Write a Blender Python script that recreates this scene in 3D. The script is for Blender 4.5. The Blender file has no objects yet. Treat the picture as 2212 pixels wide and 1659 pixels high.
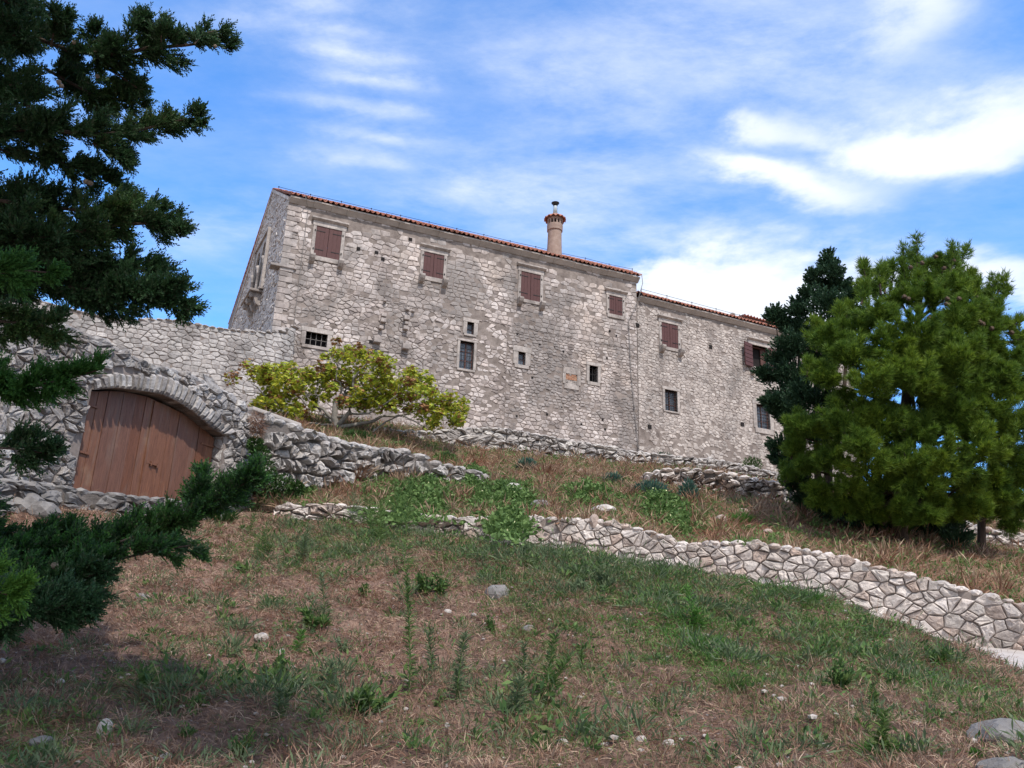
import bpy, math, random
import numpy as np
from mathutils import Matrix, Vector
random.seed(7); RNG = np.random.default_rng(11)
R_ = math.radians
sc = bpy.context.scene
# ------------------------------------------------------------------ camera
FPX = 1800.0                      # focal length for a picture 2212 units wide
def _basis():
    Z = np.array([196., 5530., -FPX]); Z /= np.linalg.norm(Z)
    F = np.array([0, 0, -1.]); Y = F - F.dot(Z) * Z; Y /= np.linalg.norm(Y)
    return np.stack([np.cross(Y, Z), Y, Z])
CM = _basis(); EYE = np.array([0, 0, 1.6])
cam_d = bpy.data.cameras.new('camera'); cam = bpy.data.objects.new('camera', cam_d)
sc.collection.objects.link(cam); sc.camera = cam
cam_d.sensor_width = 36; cam_d.lens = FPX / 2212 * 36; cam_d.clip_start = 0.1; cam_d.clip_end = 9000
m4 = Matrix.Identity(4)
for i in range(3):
    for j in range(3): m4[i][j] = CM[i][j]
    m4[i][3] = EYE[i]
cam.matrix_world = m4
# ------------------------------------------------------------------ light
SUN_EL, SUN_H = 56.0, (0.42, -0.91)          # sun high behind the camera, to its right
SKY_STR = 0.125; SUN_STR = 3.5
sc.view_settings.view_transform = 'Standard'; sc.view_settings.look = 'None'
sc.view_settings.gamma = 1; sc.view_settings.exposure = 0.3; sc.view_settings.use_curve_mapping = False
hx, hy = SUN_H; hn = math.hypot(hx, hy); hx /= hn; hy /= hn
sv = Vector((hx * math.cos(R_(SUN_EL)), hy * math.cos(R_(SUN_EL)), math.sin(R_(SUN_EL))))
sd = bpy.data.lights.new('sun', 'SUN'); sd.energy = SUN_STR; sd.angle = R_(0.9); sd.color = (1.0, 0.945, 0.885)
so = bpy.data.objects.new('sun', sd); sc.collection.objects.link(so)
so.rotation_euler = sv.to_track_quat('Z', 'Y').to_euler(); so.location = (5, -10, 40)
# ------------------------------------------------------------------ rays and planes
def ray(px, py): return CM @ np.array([(px - 1106) / FPX, (829.5 - py) / FPX, -1.0])
def P(px, py, Y):
    d = ray(px, py); return EYE + d * (Y / d[1])
class Plane:
    def __init__(s, O, ang, flip=1):
        s.O = np.array(O, float); a = R_(ang)
        s.u = np.array([math.sin(a), math.cos(a), 0]); s.n = np.array([math.cos(a), -math.sin(a), 0]) * flip; s.flip = flip
    def uv(s, px, py, w=0.0):
        d = ray(px, py); o = s.O + s.n * w; t = (o - EYE).dot(s.n) / d.dot(s.n); p = EYE + d * t - o
        return float(p.dot(s.u)), float(p[2])
    def at(s, u, v, w=0.0): return s.O + s.u * u + s.n * w + np.array([0, 0, v])
# ------------------------------------------------------------------ sky
def build_world():
    w = bpy.data.worlds.new('World'); sc.world = w; w.use_nodes = True
    nt = w.node_tree; N = nt.nodes; L = nt.links; N.clear()
    out = N.new('ShaderNodeOutputWorld'); bg = N.new('ShaderNodeBackground'); bg.inputs[1].default_value = SKY_STR
    L.new(bg.outputs[0], out.inputs[0])
    sky = N.new('ShaderNodeTexSky'); sky.sky_type = 'NISHITA'; sky.sun_disc = False
    sky.sun_elevation = R_(SUN_EL); sky.sun_rotation = math.atan2(hx, hy); sky.air_density = 1.0; sky.dust_density = 0.35; sky.ozone_density = 2.2
    tc = N.new('ShaderNodeTexCoord'); sep = N.new('ShaderNodeSeparateXYZ'); L.new(tc.outputs['Generated'], sep.inputs[0])
    def M(op, a, b=None, c=None, clamp=False):
        n = N.new('ShaderNodeMath'); n.operation = op; n.use_clamp = clamp
        for i, q in enumerate((a, b, c)):
            if q is None: continue
            if isinstance(q, (int, float)): n.inputs[i].default_value = q
            else: L.new(q, n.inputs[i])
        return n.outputs[0]
    ysafe = M('MAXIMUM', sep.outputs[1], 0.02)
    X = M('DIVIDE', sep.outputs[0], ysafe); Zc = M('DIVIDE', sep.outputs[2], ysafe)
    # flat cloud layer coordinates for the noise
    zs = M('MAXIMUM', sep.outputs[2], 0.08)
    comb = N.new('ShaderNodeCombineXYZ'); L.new(M('DIVIDE', sep.outputs[0], zs), comb.inputs[0]); L.new(M('DIVIDE', sep.outputs[1], zs), comb.inputs[1])
    def noise(scale, detail, rough, dist, vec=comb.outputs[0], off=(0, 0, 0), sc3=(1, 1, 1), rot=0):
        mp = N.new('ShaderNodeMapping'); mp.inputs['Location'].default_value = off; mp.inputs['Scale'].default_value = sc3; mp.inputs['Rotation'].default_value = (0, 0, rot); L.new(vec, mp.inputs[0])
        n = N.new('ShaderNodeTexNoise'); n.inputs['Scale'].default_value = scale; n.inputs['Detail'].default_value = detail
        n.inputs['Roughness'].default_value = rough; n.inputs['Distortion'].default_value = dist; L.new(mp.outputs[0], n.inputs['Vector'])
        return n.outputs[0]
    n1 = noise(1.6, 6, 0.55, 0.0); n2 = noise(5.0, 8, 0.62, 0.1, off=(3, 1, 0)); n3 = noise(2.6, 9, 0.66, 0.12, off=(7, 2, 0), sc3=(0.8, 1.3, 1), rot=0.45)
    wob = M('MULTIPLY', M('SUBTRACT', n2, 0.5), 0.22); wob2 = M('MULTIPLY', M('SUBTRACT', n1, 0.5), 0.26)
    Xw = M('ADD', X, wob); Zw = M('ADD', Zc, wob2)
    def blob(px, py, rx, ry, rot, amp):
        """cloud patch at a fixed sky direction; radii in the same units as px"""
        d = ray(px, py); cx, cz = d[0] / d[1], d[2] / d[1]
        e = ray(px + 10, py); k = (e[0] / e[1] - cx) / 10.0
        a, b = rx * k, ry * k
        c, s_ = math.cos(R_(rot)), math.sin(R_(rot))
        dx = M('SUBTRACT', Xw, cx); dz = M('SUBTRACT', Zw, cz)
        p = M('DIVIDE', M('ADD', M('MULTIPLY', dx, c), M('MULTIPLY', dz, s_)), a)
        q = M('DIVIDE', M('SUBTRACT', M('MULTIPLY', dz, c), M('MULTIPLY', dx, s_)), b)
        r2 = M('ADD', M('MULTIPLY', p, p), M('MULTIPLY', q, q))
        return M('MULTIPLY', M('EXPONENT', M('MULTIPLY', r2, -1.0)), amp)
    thick = None
    for bl in [(2130, 275, 330, 92, 20, 1.25), (1880, 300, 260, 52, -4, .7), (1690, 392, 190, 42, -6, 1.05), (1640, 625, 290, 105, 4, 1.5), (1500, 690, 200, 70, 5, 1.1),
               (1990, 50, 190, 110, 35, .95), (1990, 560, 260, 60, -8, .75), (2230, 680, 200, 90, -40, .8), (1640, 285, 90, 50, 0, .6)]:
        b_ = blob(*bl); thick = b_ if thick is None else M('ADD', thick, b_)
    veil = None
    for bl in [(740, 120, 180, 130, -50, .48), (800, 300, 170, 60, 5, .2), (1180, 170, 190, 90, -30, .38), (1250, 380, 330, 160, 10, .30), (1500, 60, 420, 160, 0, .34), (1800, 180, 420, 200, 0, .30),
               (520, 470, 200, 60, 10, .22), (640, 30, 200, 60, 10, .35), (1450, 510, 230, 60, 5, .36), (1000, 430, 300, 60, 8, .25)]:
        b_ = blob(*bl); veil = b_ if veil is None else M('ADD', veil, b_)
    # row of ripple clouds at the upper left
    d0 = ray(790, 150); e0 = ray(790, 205); lam = abs(d0[2] / d0[1] - e0[2] / e0[1])
    ph = M('ADD', M('DIVIDE', M('ADD', Zc, M('MULTIPLY', X, 0.12)), lam / (2 * math.pi)), M('MULTIPLY', M('SUBTRACT', n2, 0.5), 5.5))
    rip = M('POWER', M('ADD', M('MULTIPLY', M('SINE', ph), 0.5), 0.5), 1.6)
    rip = M('MULTIPLY', M('MULTIPLY', M('ADD', blob(760, 170, 120, 140, 0, .42), blob(820, 300, 110, 90, 0, .34)), rip), M('ADD', n3, 0.15))
    tmask = M('ADD', thick, M('MULTIPLY', M('SUBTRACT', n2, 0.5), 0.9))
    mr = N.new('ShaderNodeMapRange'); mr.interpolation_type = 'SMOOTHSTEP'; mr.inputs[1].default_value = 0.12; mr.inputs[2].default_value = 1.25; L.new(tmask, mr.inputs[0])
    mv = N.new('ShaderNodeMapRange'); mv.interpolation_type = 'SMOOTHSTEP'; mv.inputs[1].default_value = 0.22; mv.inputs[2].default_value = 0.86; L.new(n3, mv.inputs[0])
    vmask = M('MULTIPLY', M('ADD', veil, 0.14), M('ADD', M('MULTIPLY', mv.outputs[0], 1.35), 0.10))
    back_ = M('MULTIPLY', M('LESS_THAN', sep.outputs[1], 0.0), 0.85)   # unseen cloud added behind the camera to whiten the ambient light
    cov = M('ADD', M('MULTIPLY', mr.outputs[0], 0.96), M('MULTIPLY', vmask, M('SUBTRACT', 1.0, mr.outputs[0])), clamp=True); cov = M('MAXIMUM', cov, back_); cov = M('ADD', cov, rip, clamp=True)
    tint = N.new('ShaderNodeMix'); tint.data_type = 'RGBA'; tint.blend_type = 'MULTIPLY'; tint.inputs[0].default_value = 1.0
    tint.inputs[7].default_value = (0.74, 1.52, 2.22, 1); L.new(sky.outputs[0], tint.inputs[6])
    mix = N.new('ShaderNodeMix'); mix.data_type = 'RGBA'; L.new(cov, mix.inputs[0]); L.new(tint.outputs[2], mix.inputs[6])
    mix.inputs[7].default_value = (6.9, 7.3, 8.0, 1)
    L.new(mix.outputs[2], bg.inputs[0])
build_world()
# ------------------------------------------------------------------ materials
def mat_base(name, rough=0.9, spec=0.2):
    m = bpy.data.materials.new(name); m.use_nodes = True; nt = m.node_tree
    b = nt.nodes['Principled BSDF']; b.inputs['Roughness'].default_value = rough; b.inputs['Specular IOR Level'].default_value = spec
    return m, nt, b
def ramp(nt, fac, cols, interp='LINEAR'):
    r = nt.nodes.new('ShaderNodeValToRGB'); r.color_ramp.interpolation = interp; e = r.color_ramp.elements
    while len(e) < len(cols): e.new(0.5)
    for i, c in enumerate(cols):
        p, col = c if isinstance(c[1], tuple) else (i / (len(cols) - 1), c)
        e[i].position = p; e[i].color = (*col, 1)
    nt.links.new(fac, r.inputs[0]); return r.outputs[0]
def tex_noise(nt, scale, detail=5, rough=0.6, dist=0.0, sc3=None):
    tc = nt.nodes.new('ShaderNodeTexCoord'); n = nt.nodes.new('ShaderNodeTexNoise')
    n.inputs['Scale'].default_value = scale; n.inputs['Detail'].default_value = detail; n.inputs['Roughness'].default_value = rough; n.inputs['Distortion'].default_value = dist
    if sc3:
        mp = nt.nodes.new('ShaderNodeMapping'); mp.inputs['Scale'].default_value = sc3; nt.links.new(tc.outputs['Object'], mp.inputs[0]); nt.links.new(mp.outputs[0], n.inputs['Vector'])
    else: nt.links.new(tc.outputs['Object'], n.inputs['Vector'])
    return n.outputs[0]
def mixc(nt, fac, a, b, mode='MIX'):
    n = nt.nodes.new('ShaderNodeMix'); n.data_type = 'RGBA'; n.blend_type = mode
    for i, q in ((0, fac), (6, a), (7, b)):
        if isinstance(q, (int, float)): n.inputs[i].default_value = q
        elif isinstance(q, tuple): n.inputs[i].default_value = (*q, 1)
        else: nt.links.new(q, n.inputs[i])
    return n.outputs[2]
def mapr(nt, v, a, b, c=0.0, d=1.0):
    n = nt.nodes.new('ShaderNodeMapRange'); n.inputs[1].default_value = a; n.inputs[2].default_value = b; n.inputs[3].default_value = c; n.inputs[4].default_value = d
    nt.links.new(v, n.inputs[0]); return n.outputs[0]
def bump(nt, b, h, strength, dist):
    n = nt.nodes.new('ShaderNodeBump'); n.inputs['Strength'].default_value = strength; n.inputs['Distance'].default_value = dist
    nt.links.new(h, n.inputs['Height']); nt.links.new(n.outputs[0], b.inputs['Normal'])
def stone_mat(name, cols, stain=(0.16, 0.15, 0.15), stain_lo=0.52, stain_hi=0.72, stain_scale=0.5, fine=9.0, bstr=0.7, bd=0.03, stain_amt=0.6, warm=None):
    m, nt, b = mat_base(name)
    g = nt.nodes.new('ShaderNodeNewGeometry')
    c = ramp(nt, g.outputs['Random Per Island'], cols)
    f = tex_noise(nt, fine, 7, 0.7)
    c = mixc(nt, 1.0, c, ramp(nt, f, [(0.25, (0.52, 0.50, 0.50)), (0.5, (0.95, 0.95, 0.95)), (0.75, (1.28, 1.26, 1.22))]), 'MULTIPLY')
    if warm:
        wv = mapr(nt, tex_noise(nt, warm[1], 4, 0.6), 0.56, 0.72, 0, warm[2]); c = mixc(nt, wv, c, warm[0])
    s = tex_noise(nt, stain_scale, 7, 0.68, 0.4); s2 = mapr(nt, s, stain_lo, stain_hi, 0, stain_amt)
    c = mixc(nt, s2, c, stain)
    c = mixc(nt, 1.0, c, ramp(nt, tex_noise(nt, .9, 6, .7, .3, (1, 1, .22)), [(0.3, (0.66, 0.64, 0.63)), (0.48, (1, 1, 1)), (0.7, (1.12, 1.11, 1.10))]), 'MULTIPLY')   # rain streaks
    sp = tex_noise(nt, fine * 2.6, 3, 0.6); c = mixc(nt, mapr(nt, sp, 0.62, 0.74, 0, 0.55), c, (0.13, 0.125, 0.125))
    nt.links.new(c, b.inputs['Base Color']); bump(nt, b, tex_noise(nt, fine * 1.3, 8, 0.72), bstr, bd)
    return m
MT = {}
MT['facade'] = stone_mat('limestone_masonry', [(0.25, 0.21, 0.195), (0.46, 0.395, 0.36), (0.54, 0.475, 0.44), (0.48, 0.41, 0.375), (0.63, 0.565, 0.53), (0.41, 0.355, 0.33)], stain=(0.20, 0.18, 0.168), stain_lo=0.42, stain_hi=0.58, stain_scale=0.42, fine=5.0, bd=0.03, stain_amt=0.78, warm=((0.50, 0.38, 0.27), 0.35, 0.25))
MT['facade2'] = stone_mat('rubble_limestone', [(0.35, 0.30, 0.27), (0.46, 0.40, 0.36), (0.56, 0.50, 0.455), (0.41, 0.355, 0.32)], stain=(0.17, 0.16, 0.155), stain_lo=0.45, stain_hi=0.66, stain_scale=0.3, fine=6.0, bd=0.06)
MT['gable'] = stone_mat('gable_limestone', [(0.46, 0.41, 0.38), (0.52, 0.47, 0.44), (0.58, 0.53, 0.49)], stain_amt=0.25, fine=6.0, bd=0.05)
MT['gatewall'] = stone_mat('grey_weathered_limestone', [(0.29, 0.26, 0.24), (0.38, 0.345, 0.32), (0.48, 0.45, 0.43), (0.29, 0.265, 0.25), (0.57, 0.54, 0.51)], stain=(0.10, 0.10, 0.105), stain_lo=0.48, stain_hi=0.68, stain_scale=1.1, fine=8.0, bstr=1.0, bd=0.06, stain_amt=0.66)
MT['courtyard'] = stone_mat('courtyard_limestone', [(0.33, 0.30, 0.285), (0.43, 0.40, 0.38), (0.52, 0.485, 0.46), (0.38, 0.345, 0.325)], stain=(0.15, 0.145, 0.14), stain_lo=0.46, stain_hi=0.68, stain_scale=0.6, fine=6.0, bd=0.04, stain_amt=0.6)
MT['boulder'] = stone_mat('lichen_boulder', [(0.33, 0.295, 0.275), (0.45, 0.415, 0.39), (0.56, 0.52, 0.49)], stain=(0.16, 0.15, 0.145), stain_scale=1.4, fine=6.0, bstr=1.0, bd=0.09)
MT['pale'] = stone_mat('fresh_pale_limestone', [(0.48, 0.41, 0.365), (0.58, 0.51, 0.465), (0.66, 0.595, 0.55), (0.62, 0.55, 0.50), (0.50, 0.45, 0.41), (0.47, 0.36, 0.30), (0.40, 0.36, 0.33)], stain=(0.24, 0.215, 0.19), stain_lo=0.48, stain_hi=0.7, stain_scale=1.3, fine=8.0, bstr=.9, bd=0.04, stain_amt=0.38)
MT['terrace'] = stone_mat('terrace_limestone', [(0.34, 0.31, 0.29), (0.46, 0.42, 0.39), (0.55, 0.51, 0.47)], stain=(0.17, 0.16, 0.155), stain_scale=0.8, fine=5.0, bd=0.06)
MT['dressed'] = stone_mat('dressed_limestone', [(0.36, 0.315, 0.285), (0.47, 0.42, 0.385)], stain=(0.20, 0.18, 0.165), stain_lo=0.44, stain_hi=0.66, stain_scale=2.2, fine=7.0, bstr=0.4, bd=0.02)
MT['rock'] = stone_mat('field_stone', [(0.30, 0.26, 0.235), (0.50, 0.45, 0.41)], stain_scale=4, fine=16, bd=0.015)
MT['darkrock'] = stone_mat('dark_grey_bedrock', [(0.17, 0.16, 0.155), (0.24, 0.225, 0.215)], stain=(0.07, 0.07, 0.07), stain_scale=2, fine=5, bd=0.06)  # dark grey stone with near-black blotches
def simple_mat(name, c1, c2, scale=3, bstr=0.4, bd=0.02, rough=0.9, sc3=None, spec=0.2, metal=0):
    m, nt, b = mat_base(name, rough, spec); n = tex_noise(nt, scale, 7, 0.65, 0.2, sc3)
    nt.links.new(ramp(nt, n, [(0.3, c1), (0.7, c2)]), b.inputs['Base Color']); bump(nt, b, tex_noise(nt, scale * 3, 6, 0.7, 0, sc3), bstr, bd); b.inputs['Metallic'].default_value = metal
    return m
MT['mortar'] = simple_mat('old_lime_mortar', (0.13, 0.105, 0.092), (0.31, 0.26, 0.23), 2.2, 0.7, 0.03)
MT['mortar_dark'] = simple_mat('earthy_joint', (0.10, 0.085, 0.075), (0.19, 0.165, 0.15), 3, 0.9, 0.05)
MT['plaster'] = simple_mat('chimney_render', (0.25, 0.175, 0.14), (0.36, 0.27, 0.225), 3.2, 0.6, 0.03)
MT['cornice'] = simple_mat('cornice_stone', (0.30, 0.265, 0.235), (0.46, 0.41, 0.37), 1.6, 0.5, 0.03)
MT['shutter'] = simple_mat('brown_shutter_paint', (0.075, 0.034, 0.033), (0.108, 0.050, 0.046), 5, 0.2, 0.005, 0.6, (6, 6, 1))
MT['iron'] = simple_mat('dark_iron', (0.018, 0.017, 0.018), (0.04, 0.036, 0.034), 20, 0.2, 0.003, 0.6)
MT['zinc'] = simple_mat('galvanised_pipe', (0.45, 0.50, 0.52), (0.62, 0.66, 0.66), 4, 0.1, 0.005, 0.4, metal=0.5, spec=0.5)
MT['winwood'] = simple_mat('brown_window_frame', (0.075, 0.035, 0.028), (0.12, 0.055, 0.045), 8, 0.2, 0.003, 0.5)
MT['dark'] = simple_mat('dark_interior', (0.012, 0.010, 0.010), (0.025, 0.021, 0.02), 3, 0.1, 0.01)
MT['bark'] = simple_mat('grey_fig_bark', (0.15, 0.135, 0.118), (0.27, 0.245, 0.215), 5, 0.6, 0.02)
MT['bark2'] = simple_mat('brown_bark', (0.045, 0.032, 0.024), (0.12, 0.085, 0.065), 9, 0.9, 0.03, sc3=(1, 1, .25))
MT['brick'] = simple_mat('broken_red_brick', (0.28, 0.10, 0.055), (0.46, 0.30, 0.2), 6, 0.8, 0.03, sc3=(1, 1, 3))
MT['cable'] = simple_mat('conductor_cable', (0.16, 0.14, 0.13), (0.24, 0.22, 0.20), 5, 0.1, 0.002, 0.6)
MT['road'] = simple_mat('worn_concrete_road', (0.33, 0.29, 0.26), (0.46, 0.41, 0.375), 1.2, 0.5, 0.02)
MT['flower'] = simple_mat('pale_petal', (0.6, 0.6, 0.3), (0.75, 0.75, 0.45), 5, 0.1, 0.002)
m, nt, b = mat_base('window_glass', 0.08, 0.6); b.inputs['Base Color'].default_value = (0.10, 0.12, 0.15, 1); MT['glass'] = m
m, nt, b = mat_base('terracotta_tile', 0.85)
g = nt.nodes.new('ShaderNodeNewGeometry')
tn = tex_noise(nt, 3.5, 5, 0.7); tn2 = tex_noise(nt, 0.9, 4, 0.6)
c = ramp(nt, tn, [(0.3, (0.22, 0.08, 0.052)), (0.5, (0.38, 0.155, 0.105)), (0.7, (0.50, 0.29, 0.215))])
c = mixc(nt, mapr(nt, tn2, 0.5, 0.7, 0, 0.5), c, (0.20, 0.12, 0.09)); nt.links.new(c, b.inputs['Base Color']); bump(nt, b, tex_noise(nt, 14, 5, 0.7), 0.4, 0.02); MT['tile'] = m
# gate boards
m, nt, b = mat_base('stained_gate_boards', 0.55, 0.3)
g = nt.nodes.new('ShaderNodeNewGeometry')
c = ramp(nt, g.outputs['Random Per Island'], [(0.125, 0.050, 0.027), (0.155, 0.064, 0.035), (0.18, 0.080, 0.046), (0.14, 0.068, 0.047)])
gr = tex_noise(nt, 4.0, 8, 0.75, 1.2, (7, 7, .5)); c = mixc(nt, 1.0, c, ramp(nt, gr, [(0.3, (0.55, 0.52, 0.5)), (0.5, (1, 1, 1)), (0.68, (1.45, 1.4, 1.35))]), 'MULTIPLY')
c = mixc(nt, mapr(nt, tex_noise(nt, 1.3, 7, .7, .6, (3, 3, .4)), .52, .7, 0, .45), c, (0.20, 0.15, 0.12)); kn = tex_noise(nt, 2.2, 4, 0.5); c = mixc(nt, mapr(nt, kn, 0.64, 0.74, 0, 0.25), c, (0.36, 0.24, 0.15))
nt.links.new(c, b.inputs['Base Color']); bump(nt, b, gr, 0.3, 0.01); MT['gate'] = m
# soil
def soil_mat(name, cols, scale=1.2, gravel=0.5):
    m, nt, b = mat_base(name, 0.97, 0.1); n = tex_noise(nt, scale, 8, 0.75, 0.3); n2 = tex_noise(nt, scale * 9, 6, 0.8)
    c = ramp(nt, n, cols); c = mixc(nt, 1.0, c, ramp(nt, n2, [(0.3, (0.45, 0.43, 0.42)), (0.5, (1, 1, 1)), (0.7, (1.5, 1.5, 1.45))]), 'MULTIPLY')
    tc = nt.nodes.new('ShaderNodeTexCoord'); v = nt.nodes.new('ShaderNodeTexVoronoi'); v.inputs['Scale'].default_value = 22; nt.links.new(tc.outputs['Object'], v.inputs['Vector'])
    pv = nt.nodes.new('ShaderNodeSeparateColor'); nt.links.new(v.outputs['Color'], pv.inputs[0])
    peb = nt.nodes.new('ShaderNodeMath'); peb.operation = 'MULTIPLY'; nt.links.new(mapr(nt, pv.outputs[0], 0.86, 0.88), peb.inputs[0]); nt.links.new(mapr(nt, v.outputs['Distance'], 0.28, 0.22), peb.inputs[1])
    c = mixc(nt, peb.outputs[0], c, (0.42, 0.37, 0.33)); nt.links.new(c, b.inputs['Base Color'])
    bump(nt, b, tex_noise(nt, scale * 7, 9, 0.8), 1.0, 0.08); return m
MT['soil'] = soil_mat('dry_earth_litter', [(0.28, (0.09, 0.055, 0.04)), (0.45, (0.19, 0.12, 0.09)), (0.58, (0.32, 0.205, 0.155)), (0.75, (0.14, 0.09, 0.068))])
MT['soil2'] = soil_mat('straw_covered_slope', [(0.28, (0.12, 0.08, 0.055)), (0.45, (0.22, 0.145, 0.095)), (0.62, (0.30, 0.21, 0.14)), (0.8, (0.17, 0.105, 0.07))])
def leaf_mat(name, cols, trans=0.25, clump=None, rough=0.6, sat=None):
    m = bpy.data.materials.new(name); m.use_nodes = True; nt = m.node_tree; nt.nodes.clear(); L = nt.links
    out = nt.nodes.new('ShaderNodeOutputMaterial'); g = nt.nodes.new('ShaderNodeNewGeometry'); c = ramp(nt, g.outputs['Random Per Island'], cols)
    if clump:
        c = mixc(nt, mapr(nt, tex_noise(nt, clump[1], 4, 0.6), clump[2], clump[3]), c, mixc(nt, 1.0, c, clump[0], 'MULTIPLY'))
    d = nt.nodes.new('ShaderNodeBsdfPrincipled'); d.inputs['Roughness'].default_value = rough; d.inputs['Specular IOR Level'].default_value = 0.25; L.new(c, d.inputs['Base Color'])
    t = nt.nodes.new('ShaderNodeBsdfTranslucent'); L.new(c, t.inputs[0]); mx = nt.nodes.new('ShaderNodeMixShader'); mx.inputs[0].default_value = trans
    L.new(d.outputs[0], mx.inputs[1]); L.new(t.outputs[0], mx.inputs[2]); L.new(mx.outputs[0], out.inputs[0]); return m
MT['cyp'] = leaf_mat('cypress_scale_leaves', [(0.018, 0.048, 0.020), (0.032, 0.080, 0.030), (0.050, 0.115, 0.040), (0.070, 0.085, 0.05)], 0.25, ((1.6, 1.35, .9), 1.1, .5, .7))
MT['cypb'] = leaf_mat('sun_tinted_cypress_shoots', [(0.03, 0.095, 0.02), (0.05, 0.14, 0.028), (0.075, 0.18, 0.035)], 0.35)  # brighter copy of the cypress green, sunlight put into its colour
MT['cypy'] = leaf_mat('young_yellow_green_shoots', [(0.07, 0.17, 0.025), (0.12, 0.24, 0.035)], 0.4)
MT['cyp2'] = leaf_mat('dark_cypress_foliage', [(0.020, 0.048, 0.024), (0.034, 0.075, 0.036), (0.050, 0.10, 0.046)], 0.2)
MT['pine'] = leaf_mat('pine_needles', [(0.040, 0.088, 0.014), (0.085, 0.160, 0.020), (0.165, 0.255, 0.032), (0.06, 0.12, 0.018)], 0.3, ((1.5, 1.3, 1.0), 0.9, .45, .65))
MT['fig'] = leaf_mat('fig_leaves', [(0.16, 0.25, 0.03), (0.30, 0.38, 0.045), (0.44, 0.48, 0.06), (0.22, 0.30, 0.04), (0.65, 0.52, 0.06), (0.36, 0.42, 0.05)], 0.4)
MT['figb'] = leaf_mat('withered_fig_leaves', [(0.20, 0.085, 0.04), (0.30, 0.14, 0.07), (0.36, 0.24, 0.08)], 0.3)
MT['straw'] = leaf_mat('dry_grass', [(0.23, 0.125, 0.08), (0.38, 0.245, 0.165), (0.60, 0.45, 0.33), (0.33, 0.175, 0.11), (0.19, 0.12, 0.095), (0.47, 0.32, 0.22)], 0.2, ((0.52, .42, .38), 1.3, .42, .62))
MT['straw2'] = leaf_mat('pale_dry_grass', [(0.22, 0.135, 0.085), (0.38, 0.255, 0.165), (0.48, 0.36, 0.25), (0.30, 0.16, 0.095), (0.18, 0.11, 0.08)], 0.25, ((0.8, .62, .55), 0.5, .45, .65))
MT['grass'] = leaf_mat('green_grass', [(0.06, 0.11, 0.03), (0.095, 0.165, 0.042), (0.14, 0.21, 0.055), (0.17, 0.18, 0.075)], 0.3)
MT['grassb'] = leaf_mat('fresh_grass', [(0.06, 0.16, 0.03), (0.09, 0.22, 0.035), (0.12, 0.25, 0.05)], 0.3)
MT['weed'] = leaf_mat('weed_leaves', [(0.045, 0.095, 0.03), (0.075, 0.145, 0.04), (0.12, 0.20, 0.05), (0.16, 0.20, 0.07)], 0.3)
MT['weedg'] = leaf_mat('greyish_weed_leaves', [(0.085, 0.125, 0.06), (0.12, 0.165, 0.08), (0.16, 0.20, 0.10)], 0.3)
MT['mat'] = leaf_mat('creeping_caper_leaves', [(0.08, 0.14, 0.04), (0.12, 0.20, 0.055), (0.17, 0.26, 0.08)], 0.3)
MT['blue'] = leaf_mat('blue_green_leaves', [(0.05, 0.10, 0.07), (0.075, 0.14, 0.10), (0.10, 0.18, 0.13)], 0.25)
MT['ivy'] = leaf_mat('ivy_leaves', [(0.025, 0.06, 0.018), (0.045, 0.09, 0.025), (0.07, 0.13, 0.03)], 0.25)
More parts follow.
